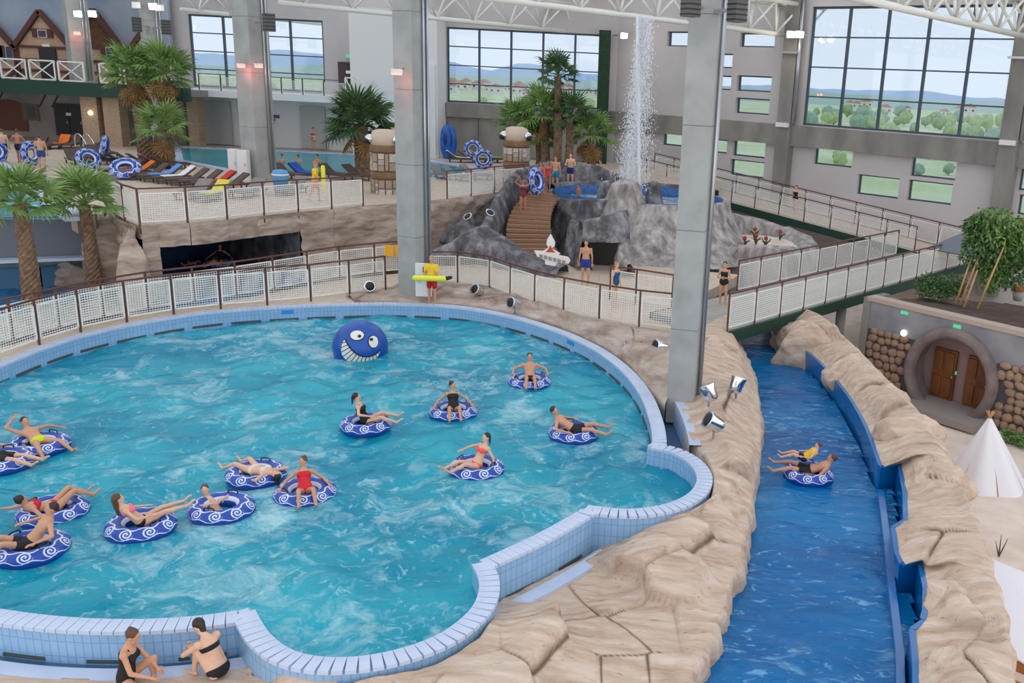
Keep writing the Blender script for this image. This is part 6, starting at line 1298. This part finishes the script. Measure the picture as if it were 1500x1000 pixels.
RED_, YEL, BLK, NAVY, CORAL = srgb(206, 30, 44), srgb(206, 220, 40), srgb(24, 22, 28), srgb(30, 44, 110), srgb(240, 96, 84)
def rider(tpx, head, feet, label, rlabel, pose, z=.08, **kw):
    p = at(*tpx, z); rz = head_to(head, .45, feet, .2); ring(p, rlabel, rz+.4, s=1.0); kw.setdefault('vox', .018); return person(label, p, rz, pose, **kw)
rider((58, 652), (40, 622), (100, 665), 'man in yellow briefs lying back on a ring with one hand behind his head', 'swim ring carrying the man in yellow briefs', recline(.95, .12, -.35, .3, aL=((-.9, -.3, -.1), (-.9, .1, -.4)), aR=((.75, -.5, .55), (-.8, -.4, .5))), clothes=[('briefs', YEL)], hair=('dark', 'short'), skin=1)
rider((2, 676), (-30, 655), (42, 680), 'bather with stretched bare feet beside the man in yellow briefs', 'swim ring carrying the bather whose feet point at the pool', recline(.9, .1, -.1, .08), clothes=[('trunks', BLK)], skin=0)
rider((78, 749), (45, 735), (140, 722), 'woman in a red bikini reclining with knees bent on a ring', 'swim ring carrying the woman in the red bikini', recline(.9, .62, -.5, .06, aL=((-.8, -.5, -.3), (-.9, -.3, -.2))), clothes=[('briefs', RED_), ('top', RED_)], hair=('dark', 'bun'), sex='f', h=1.66, skin=1)
rider((45, 803), (66, 765), (0, 800), 'dark haired man in black trunks seen from behind on a ring', 'swim ring carrying the man seen from behind', recline(.55, .45, -.3, .15, 'rest'), clothes=[('trunks', BLK)], hair=('dark', 'short'), skin=1)
rider((207, 770), (186, 745), (265, 745), 'girl in a pink bikini with long hair stretching her legs on a ring', 'swim ring carrying the girl in the pink bikini', recline(.5, .34, .05, .06, 'front'), clothes=[('briefs', BLK), ('top', srgb(244, 120, 140))], hair=('brown', 'long'), sex='f', h=1.62, skin=0)
rider((325, 745), (312, 728), (350, 760), 'boy hanging through the middle of a ring with folded arms', 'swim ring with a boy hanging through its middle', recline(.6, -.5, -.8, .1, P=(0, -.1, -.2), aL=((-.6, .7, .1), (.9, .3, .1)), aR=((.6, .7, .15), (-.8, .5, .1)), face=(.6, .7, .1)), clothes=[('trunks', BLK)], hair=('brown', 'short'), h=1.6, skin=0)
rider((375, 695), (398, 702), (322, 690), 'woman in a pale bikini lying flat with her hair hanging to the water', 'swim ring carrying the woman lying flat', recline(1.25, .22, -.4, .22, hdir=(0, -1, .0), face=(0, .1, 1), aL=((-.9, -.3, -.05), (.2, .9, -.2)), aR=((.85, -.4, .0), (.1, .9, -.2))), clothes=[('briefs', srgb(226, 216, 204)), ('top', srgb(226, 216, 204))], hair=('dark', 'hang'), sex='f', h=1.65)
rider((447, 722), (440, 692), (446, 745), 'girl in a red swimsuit with both arms over the ring', 'swim ring carrying the girl in the red swimsuit', recline(.6, .5, -.6, .14, 'out', face=(.6, .7, 0), P=(0, .12, .12)), clothes=[('swimsuit', RED_)], hair=('brown', 'bun'), sex='f', h=1.6, skin=1)
rider((536, 622), (536, 597), (572, 610), 'woman in a black swimsuit with a pony tail leaning forward on a ring', 'swim ring carrying the woman in the black swimsuit', recline(.3, .42, -.25, .22, aL=((-.4, -.3, -.8), (.1, .6, -.5))), clothes=[('swimsuit', BLK)], hair=('dark', 'tail'), sex='f', h=1.65, skin=0)
rider((664, 603), (655, 575), (662, 628), 'woman with a high bun facing the near rim on a ring', 'swim ring carrying the woman with the high bun', recline(.52, .5, -.7, .1, 'out', P=(0, .12, .12), face=(-.6, .7, -.1)), clothes=[('swimsuit', BLK)], hair=('dark', 'bun'), sex='f', h=1.64, skin=1)
rider((698, 686), (716, 655), (665, 685), 'girl in a coral bikini trailing one hand in the water', 'swim ring carrying the girl in the coral bikini', recline(.4, .36, -.15, .06, aL=((-.5, -.2, -.8), (-.2, .2, -.9))), clothes=[('briefs', CORAL), ('top', CORAL)], hair=('dark', 'tail'), sex='f', h=1.6, skin=0)
rider((776, 559), (774, 528), (778, 578), 'man sitting upright in a ring with legs together', 'swim ring carrying the upright sitting man', recline(.55, .5, -.55, .06, 'rest', P=(0, .12, .12)), clothes=[('trunks', BLK)], hair=('dark', 'short'), skin=1)
rider((840, 634), (812, 612), (888, 632), 'man in black trunks reclining with outstretched legs on a ring', 'swim ring carrying the man with outstretched legs', recline(.75, .25, -.15, .22, 'rest', face=(.4, .8, .1)), clothes=[('trunks', BLK)], hair=('dark', 'short'), skin=1)
# pair on the river
p = at(1184, 694, -.52); rzr = head_to((1205, 680), -.1, (1140, 678), -.2); ring(p, 'swim ring carrying two people down the river', rzr); person('man riding the river ring behind the child', p, rzr, recline(.85, .2, -.2, .25, 'front'), [('trunks', BLK)], ('brown', 'short'), skin=1, vox=.018)
person('child in a yellow life vest riding on the man in the river', p+Vector((-.1, .1, .28)), rzr, recline(.6, .35, -.3, .12, 'front'), [('vest', srgb(246, 190, 40)), ('trunks', BLK)], ('brown', 'short'), h=1.2, vox=.015)
# tunnel riders
p = at(322, 386, .3); ring(p, 'swim ring with a rider in the tunnel mouth', .5); person('rider in dark swimwear facing out of the tunnel', p, 3.4, recline(.45, .35, -.5, .1, 'out'), [('swimsuit', BLK)], ('dark', 'short'), 'f', 1.68, 1, .022)
person('rider lying low in the water of the tunnel mouth', at(300, 392, .25), 1.3, recline(.9, .2, -.3, .15, 'rest'), [('trunks', NAVY)], ('dark', 'short'), skin=0, vox=.022)
# seated women on the near rock
def sit(kL, kR, aL, aR, t=(0, .12, 1), h=(0, .4, .9), face=(0, .9, -.45)): return dict(P=(0, 0, .11), scaleP=False, t=t, f=(0, 1, 0), h=h, face=face, lL=kL, lR=kR, aL=aL, aR=aR)
w1 = at(186, 999, -.03); person('woman in a black swimsuit sitting on the rock with one knee raised', w1, -1.45, sit(((-.1, .78, .52), (.1, -.05, -1), (0, 1, -.1)), ((.55, .8, -.05), (-.5, .8, -.15), (-.3, 1, 0)), ((-.1, .5, -.8), (.5, .7, -.35)), ((.25, .35, -.9), (-.1, .85, -.3)), (0, .16, 1), (.05, .45, .9), (.1, .85, -.55)), [('swimsuit', BLK)], ('brown', 'bun'), 'f', 1.68, 1, .0125)
w2 = at(320, 988, -.03); person('woman in a black bikini hugging her knees on the rock', w2, 1.15, sit(((-.12, .58, .80), (.0, .22, -.97), (0, 1, -.1)), ((.16, .6, .78), (-.02, .24, -.97), (0, 1, -.1)), ((-.32, .72, -.6), (.95, .3, -.1)), ((.32, .72, -.6), (-.95, .3, .0)), (0, .42, 1), (0, .7, .72), (-.1, .55, -.8)), [('briefs', BLK), ('top', BLK)], ('dark', 'hang'), 'f', 1.72, 0, .0125)
# standing people
def stand(aL=None, aR=None, step=0., lean=0., face=(0, 1, 0), h=(0, .08, 1)):
    return dict(P=(0, 0, .90), t=(0, lean, 1), f=(0, 1, 0), h=h, face=face, lL=((-.06, step, -1), (0, step*.2-.08, -1), (0, 1, 0)), lR=((.06, -step, -1), (0, -step*1.3-.05, -1), (0, 1, 0)), aL=aL or ((-.22, 0, -1), (-.05, .15, -1)), aR=aR or ((.22, 0, -1), (.05, .15, -1)))
HIP = lambda q: ((q*.6, -.1, -.8), (-q*.5, .35, -.6)); XARM = lambda q: ((q*.3, .2, -.9), (-q*.8, .55, .1)); UPARM = lambda q: ((q*.8, .1, .6), (-q*.5, .0, .8))
def stander(px, py, z, rz, label, pose, clothes, hair=('dark', 'short'), sex='m', h=1.76, skin=0, vox=.022, group=None): return person(label, at(px, py, z), rz, pose, clothes, hair, sex, h, skin, vox, group)
R3, Y3 = srgb(214, 48, 52), srgb(240, 200, 50)
lg = stander(633, 444, .46, 2.9, 'lifeguard in yellow shirt and red shorts holding a rescue tube', stand(((-.2, .2, -.95), (.3, .85, -.3)), ((.2, .2, -.95), (-.3, .85, -.3))), [('shirt', Y3), ('shorts', srgb(190, 30, 36))], ('grey', 'short'), h=1.78, skin=1, vox=.018)
p = at(633, 444, .46)+Vector((.05, -.42, 1.0)); t = thing('rescue_tube', 'yellow rescue tube held by the standing lifeguard', 'rescue tube', p); MB().capsule(p+Vector((-.55, 0, .0)), p+Vector((.5, 0, .02)), .1, .1, 14).build('foam', mat('rescue_yellow', srgb(236, 232, 60), .5), t, True); MB().capsule(p+Vector((.52, 0, .02)), p+Vector((.72, .02, .08)), .08, .06, 10).build('end_buckle', BLACK, t, True)
stander(463, 295, ZUP, -1.3, 'lifeguard in yellow shirt walking along the upper deck', stand(step=.32, lean=.05), [('shirt', Y3), ('shorts', srgb(226, 130, 110))], ('blond', 'short'), skin=1); p = at(467, 295, ZUP)+Vector((.28, -.1, 1.0)); tag(MB().capsule(p+Vector((0, 0, -.5)), p+Vector((0, 0, .5)), .09, .09).build('rescue_tube', MAT['rescue_yellow'], None, True), 'yellow rescue tube carried by the walking lifeguard', 'rescue tube')
stander(857, 415, ZW, 3.0, 'man in blue trunks standing at the cave mouth of the volcano', stand(), [('trunks', srgb(24, 60, 160))], ('brown', 'short'), skin=1, h=1.82)
stander(900, 447, ZW, -2.2, 'woman in a blue swimsuit on the walkway beside the volcano', stand(lean=.04), [('swimsuit', srgb(20, 80, 140))], ('blond', 'bun'), 'f', 1.66); stander(1058, 447, .68, 2.9, 'woman in a dark swimsuit stepping onto the footbridge', stand(XARM(-1), XARM(1), .1), [('swimsuit', BLK)], ('dark', 'tail'), 'f', 1.68, 1)
q = onwall(1163, 313, RWP+inw*2.2, RWD); person('woman in a black swimsuit walking down the ramp', q, 2.6, stand(step=.3, aL=((-.5, .1, -.8), (-.3, .4, -.7)), aR=((.5, -.1, -.8), (.3, .3, -.8))), [('swimsuit', BLK)], ('brown', 'bun'), 'f', 1.68, 0, .024)
# group at the top of the volcano steps
for px, py, rz, lab, po, cl, ha, sx, hh, sk in ((792, 283, 2.8, 'girl in a red swimsuit at the top of the volcano steps', stand(), [('swimsuit', srgb(200, 60, 70))], ('brown', 'tail'), 'f', 1.6, 2), (802, 281, 3.2, 'girl in a red swimsuit beside her friend on the volcano steps', stand(HIP(-1)), [('swimsuit', srgb(206, 70, 76))], ('brown', 'bun'), 'f', 1.6, 2), (813, 278, 3.0, 'man in turquoise trunks on the volcano landing', stand(), [('trunks', srgb(30, 130, 170))], ('brown', 'short'), 'm', 1.76, 1), (835, 272, 3.1, 'man with crossed arms and navy trunks on the crater edge', stand(XARM(-1), XARM(1)), [('trunks', NAVY)], ('brown', 'short'), 'm', 1.78, 0)): stander(px, py, ZUP+.03, rz, lab, po, cl, ha, sx, hh, sk, .024)
stander(766, 312, 2.2, 3.4, 'woman in a maroon swimsuit adjusting her hair on the wooden steps', stand(UPARM(-1), UPARM(1)), [('swimsuit', srgb(120, 40, 56))], ('dark', 'bun'), 'f', 1.66, 2, .022)
p = at(880, 256, 3.3); person('woman sitting on the far crater rim', p, 1.9, dict(P=(0, 0, .1), scaleP=False, t=(0, .05, 1), f=(0, 1, 0), lL=((-.1, 1, .1), (0, .1, -1)), lR=((.1, 1, .1), (0, .1, -1)), aL=((-.3, .1, -1), (0, .4, -.8)), aR=((.3, .1, -1), (0, .4, -.8))), [('briefs', BLK), ('top', BLK)], ('dark', 'bun'), 'f', 1.66, 1, .024)
p = at(847, 289, 2.6); person('bather soaking in the crater pool with only the head out', p+Vector((0, 0, -.75)), 2.2, stand(), [('trunks', BLK)], ('red', 'short'), 'm', 1.5, 2, .026)
# left upper deck
for px, py, z, rz, lab, po, cl, sk in ((8, 238, ZUP, .2, 'man in black trunks seen from behind at the raised pool', stand(step=.15), [('trunks', BLK)], 0), (30, 238, ZUP, .1, 'sunburnt man in navy trunks walking away by the raised pool', stand(HIP(-1), ((.5, .1, -.8), (.3, .3, -.8)), .2), [('trunks', srgb(40, 36, 60))], 2), (63, 249, ZUP, .4, 'boy in blue striped trunks walking by the raised pool', stand(step=.12), [('trunks', srgb(36, 70, 140))], 1)): stander(px, py, z, rz, lab, po, cl, ('brown', 'short'), 'm', 1.76, sk, .024)
ring(at(47, 242, ZUP)+Vector((0, 0, .62)), 'blue swim ring carried by the boy beside the raised pool', 1.4, TX(1.5)); ring(at(-4, 240, ZUP)+Vector((0, 0, .62)), 'blue swim ring carried by the man in black trunks', 1.2, TX(1.5))
stander(460, 223, ZUP, -2.9, 'woman carrying a small child beside the far pool', stand(XARM(-1), XARM(1), .1), [('briefs', srgb(160, 90, 80)), ('top', srgb(160, 90, 80))], ('brown', 'bun'), 'f', 1.68, 1, .026); person('small child carried on the woman\'s hip', at(460, 223, ZUP)+Vector((.16, -.22, .72)), .6, recline(.1, .2, -.8, .3, 'front'), [('briefs', srgb(190, 120, 110))], ('blond', 'short'), h=.95, vox=.022)
for px, py, lab in ((413, 240, 'dark haired swimmer nearest the pillar in the far pool'), (437, 241, 'swimmer in the middle of three in the far pool'), (465, 240, 'swimmer with a cap behind the walking lifeguard')): person(lab, at(px, py, ZUP)+Vector((0, 0, -1.15)), 2.9, stand(), [('trunks', BLK)], ('dark', 'short'), skin=1, vox=.028)
for px, py, lab in ((114, 287, 'swimmer leaning on the raised pool edge'), (88, 292, 'second swimmer at the raised pool edge behind the palm')): person(lab, at(px, py, ZUP)+Vector((0, 0, -1.0)), -1.2, stand(UPARM(-1), UPARM(1)), [('trunks', BLK)], ('dark', 'short'), skin=0, vox=.024)
finish_people()
